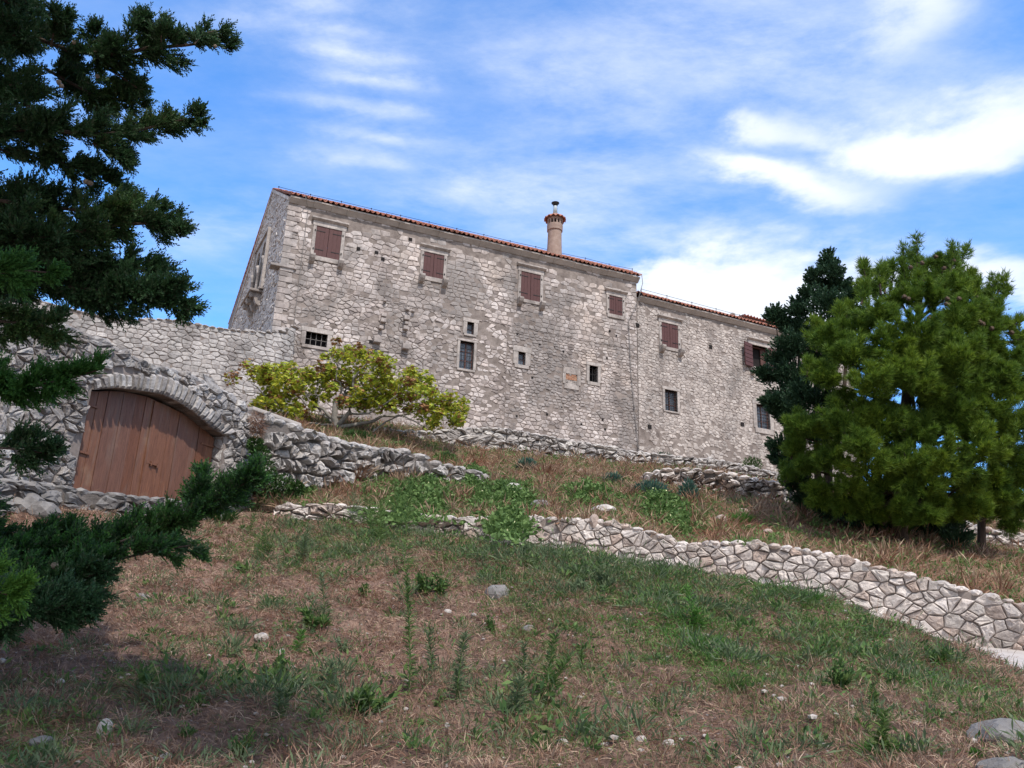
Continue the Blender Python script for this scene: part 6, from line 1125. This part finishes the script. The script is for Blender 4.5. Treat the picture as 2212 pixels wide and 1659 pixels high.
def grass_layer(name, n, mat, y0, y1, ln, wd, prob, up=1.0, pw=1.0, lab='', f=bankz, XY=None, curve=.3):
    X, Y = XY if XY is not None else scatter_bank(n, y0, y1, pw); pr_ = prob(X, Y); k = RNG.random(len(X)) < pr_; X, Y = X[k], Y[k]; Z = f(X, Y) - .008; m = len(X)
    d = norm(np.stack([RNG.normal(size=m), RNG.normal(size=m), np.abs(RNG.normal(size=m)) * up + .12 * up], 1)); sc_ = (.5 + .9 * RNG.random(m)); far = np.clip(Y / 9, .75, 2.6) if f is bankz else np.clip(Y / 26, .7, 1.5)
    V = leaves(np.stack([X, Y, Z], 1), d, ln * sc_ * (far ** .35), wd * far, droop=curve, fat=.45); o = fastmesh(name, V, 4, MT[mat]); tag(o, lab, 'grass', kind='stuff'); return o
def undergrowth(name, n, mat, lab, f, X, Y, w0, ll, lwf=.3, dens=26):
    P_ = []; D_ = []; L_ = []; Z = f(X, Y)
    for x, y, z in zip(X, Y, Z):
        s = w0 * (.5 + RNG.random() * 1.1); m = int(dens * (.5 + RNG.random())); o = RNG.normal(size=(m, 3)) * [s * .5, s * .5, s * .35]; o[:, 2] = np.abs(o[:, 2]); P_.append(o + [x, y, z]); D_.append(norm(o + [0, 0, s * .5] + RNG.normal(size=(m, 3)) * s * .4)); L_.append(np.full(m, ll * (.6 + .8 * RNG.random())))
    P_ = np.concatenate(P_); L_ = np.concatenate(L_) * (.6 + .7 * RNG.random(len(P_))); o = fastmesh(name, leaves(P_, np.concatenate(D_), L_, L_ * lwf, droop=.1), 4, MT[mat]); return tag(o, lab, 'weeds', kind='stuff')
cl = lambda X, Y, s=1.0: .45 + .55 * np.sin(X * 2.1 * s + 2 * np.sin(Y * 1.3 * s)) * np.sin(Y * 2.7 * s + X)
X, Y = scatter_bank(2200, 4.6, 19.5, 1.0); k = RNG.random(len(X)) < .25 + .75 * in_patch(X, Y, GP_); undergrowth('low_weeds', 0, 'weed', 'low green weeds sprinkled through the bank grass', bankz, X[k], Y[k], .11, .06, .32)
X, Y = scatter_bank(1600, 4.6, 19.5, 1.0); k = RNG.random(len(X)) < .6; undergrowth('thin_herbs', 0, 'weedg', 'thin grey-green herbs sprinkled through the bank grass', bankz, X[k], Y[k], .14, .08, .12, 40)
X, Y = scatter_bank(1700, 4.6, 19.5, 1.0); k = RNG.random(len(X)) < .7; undergrowth('straw_clumps', 0, 'straw', 'matted clumps of dry straw on the bank', bankz, X[k], Y[k], .13, .085, .055, 60)
def around(px, py, sx, sy, n):
    c = on(px, py); X = c[0] + RNG.normal(size=n) * sx; Y = c[1] + RNG.normal(size=n) * sy; k = (Y < wally(X) - .2); return X[k], Y[k]
XY_ = [around(760, 1150, 1.3, 1.2, 60), around(900, 1170, 1.0, 1.1, 50), around(1180, 1200, 1.4, .8, 60), around(1300, 1250, .9, .8, 45), around(1480, 1300, 1.2, .9, 50), around(640, 1200, 1.0, 1.0, 35), around(560, 1330, .7, .7, 14), around(700, 1470, .6, .5, 11), around(500, 1500, .5, .5, 10), around(1100, 1560, .5, .4, 8), around(1750, 1420, .8, .6, 22)]
X, Y = np.concatenate([a for a, _ in XY_]), np.concatenate([c_ for _, c_ in XY_]); undergrowth('mixed_herbs', 0, 'weed', 'mixed leafy herbs growing in drifts on the bank', bankz, X, Y, .17, .085, .3, 46)
X2, Y2 = X + RNG.normal(size=len(X)) * .3, Y - .1 - RNG.random(len(X)) * .3; undergrowth('feathery_herbs', 0, 'weedg', 'feathery grey-green herbs growing in drifts on the bank', bankz, X2, Y2, .2, .13, .09, 70)
X, Y = scatter_bank(2600, 4.8, 19.5, 1.0); m_ = len(X); base_ = np.stack([X, Y, bankz(X, Y)], 1); dd_ = norm(np.stack([RNG.normal(size=m_) * .45, RNG.normal(size=m_) * .45, np.ones(m_)], 1)); hh_ = .16 + .30 * RNG.random(m_) ** 2; V1 = leaves(base_, dd_, hh_, .0045 * np.clip(Y / 8, .8, 2), droop=.12, fat=.5); V2 = leaves(base_ + dd_ * (hh_ * .82)[:, None] - np.array([0, 0, .1]) * hh_[:, None], dd_ + RNG.normal(size=(m_, 3)) * .3, .035, .009 * np.clip(Y / 8, .8, 2)); tag(fastmesh('seed_stalks', np.concatenate([V1, V2]), 4, MT['straw2']), 'thin dry stalks with seed heads standing over the bank', 'grass', kind='stuff')
nb = lambda X, Y: 1 - in_patch(X, Y, BARE) * .92
grass_layer('dry_litter', 420000, 'straw', 4.3, 20.2, .10, .0075, lambda X, Y: np.clip(.30 + .7 * cl(X, Y, 1.6), .1, 1) * nb(X, Y), .38, .95, 'brown litter of dead stems covering the bank', curve=.1)
grass_layer('dry_grass', 170000, 'straw', 4.3, 20.2, .17, .0060, lambda X, Y: (.25 + .75 * cl(X, Y, 1.7)) * nb(X, Y), 1.0, .95, 'thin dry grass stems standing on the bank', curve=.35)
gp = lambda X, Y: in_patch(X, Y, GP_)
grass_layer('green_grass', 520000, 'grass', 4.3, 20.2, .17, .0075, lambda X, Y: np.clip(gp(X, Y) * (.35 + .65 * cl(X, Y, 2.2)) + .045 * cl(X, Y, 3) ** 2, 0, 1), 1.3, .95, 'green grass growing in patches on the bank', curve=.35)
grass_layer('fresh_grass', 260000, 'grassb', 8, 16, .19, .009, lambda X, Y: np.maximum(in_patch(X, Y, GP_[:1]), .6 * in_patch(X, Y, GP_[2:4])) * (.3 + .7 * cl(X, Y, 2.4)) * .75, 1.3, .95, 'bright fresh grass patch right of the middle of the bank', curve=.35)
def scatter_hill(n, y1=37):
    X = RNG.uniform(-9, 20, n); Y = wally(X) + .1 + (y1 - wally(X)) * RNG.random(n) ** 1.1; k = (Y < 37.5) & (X < .62 * Y) & (X > -.35 * Y); return X[k], Y[k]
off_house = lambda X, Y: np.where((np.stack([X, Y], 1) - FA.O[:2]) @ FA.n[:2] > .2, 1., 0.)
grass_layer('straw_grass', 0, 'straw2', 0, 0, .26, .016, lambda X, Y: (.35 + .65 * cl(X, Y)) * off_house(X, Y), .9, 1, 'dry straw grass covering the slope above the pale wall', f=hillz, XY=scatter_hill(300000), curve=.3)
grass_layer('short_green_grass', 0, 'grass', 0, 0, .16, .016, lambda X, Y: np.clip(cl(X, Y, .8) - .55, 0, 1) * 1.2 * off_house(X, Y), 1.2, 1, 'green grass among the straw on the upper slope', f=hillz, XY=scatter_hill(120000), curve=.3)
X, Y = scatter_hill(3200); k = off_house(X, Y) > .5; undergrowth('slope_weeds', 0, 'mat', 'low green weeds scattered over the upper slope', hillz, X[k], Y[k], .22, .10, .35, 30)
X, Y = scatter_hill(1300); k = off_house(X, Y) > .5; undergrowth('slope_straw_clumps', 0, 'straw2', 'taller straw clumps on the upper slope', hillz, X[k], Y[k], .22, .30, .07, 40)
def scatter_terr(n):
    t = RNG.random(n); a, b = P(600, 930, 29)[:2], P(1000, 950, 36)[:2]; X = a[0] + (b[0] - a[0]) * t + RNG.normal(size=n) * .6; Y = a[1] + (b[1] - a[1]) * t + RNG.normal(size=n) * 1.2; return X, Y
grass_layer('terrace_grass', 0, 'grass', 0, 0, .24, .02, lambda X, Y: .9 * off_house(X, Y), 1.2, 1, 'grass at the foot of the fig tree', f=hillz, XY=scatter_terr(9000), curve=.3)
mb = MB(); rd = random.Random(31); X, Y = scatter_bank(1500, 4.5, 13, 1.0); k = RNG.random(len(X)) < np.clip(.35 + in_patch(X, Y, BARE), 0, 1); X, Y = X[k], Y[k]; Z = bankz(X, Y)
for x, y, z in zip(X, Y, Z): s_ = rd.uniform(.008, .026) * (1.8 if rd.random() < .12 else 1); lump(mb, (x, y, z + s_ * .9), s_, rd, 1, (1, .8, .6))
tag(mb.build('gravel', MT['rock']), 'scattered small stones and chips on the bank', 'gravel', kind='stuff')
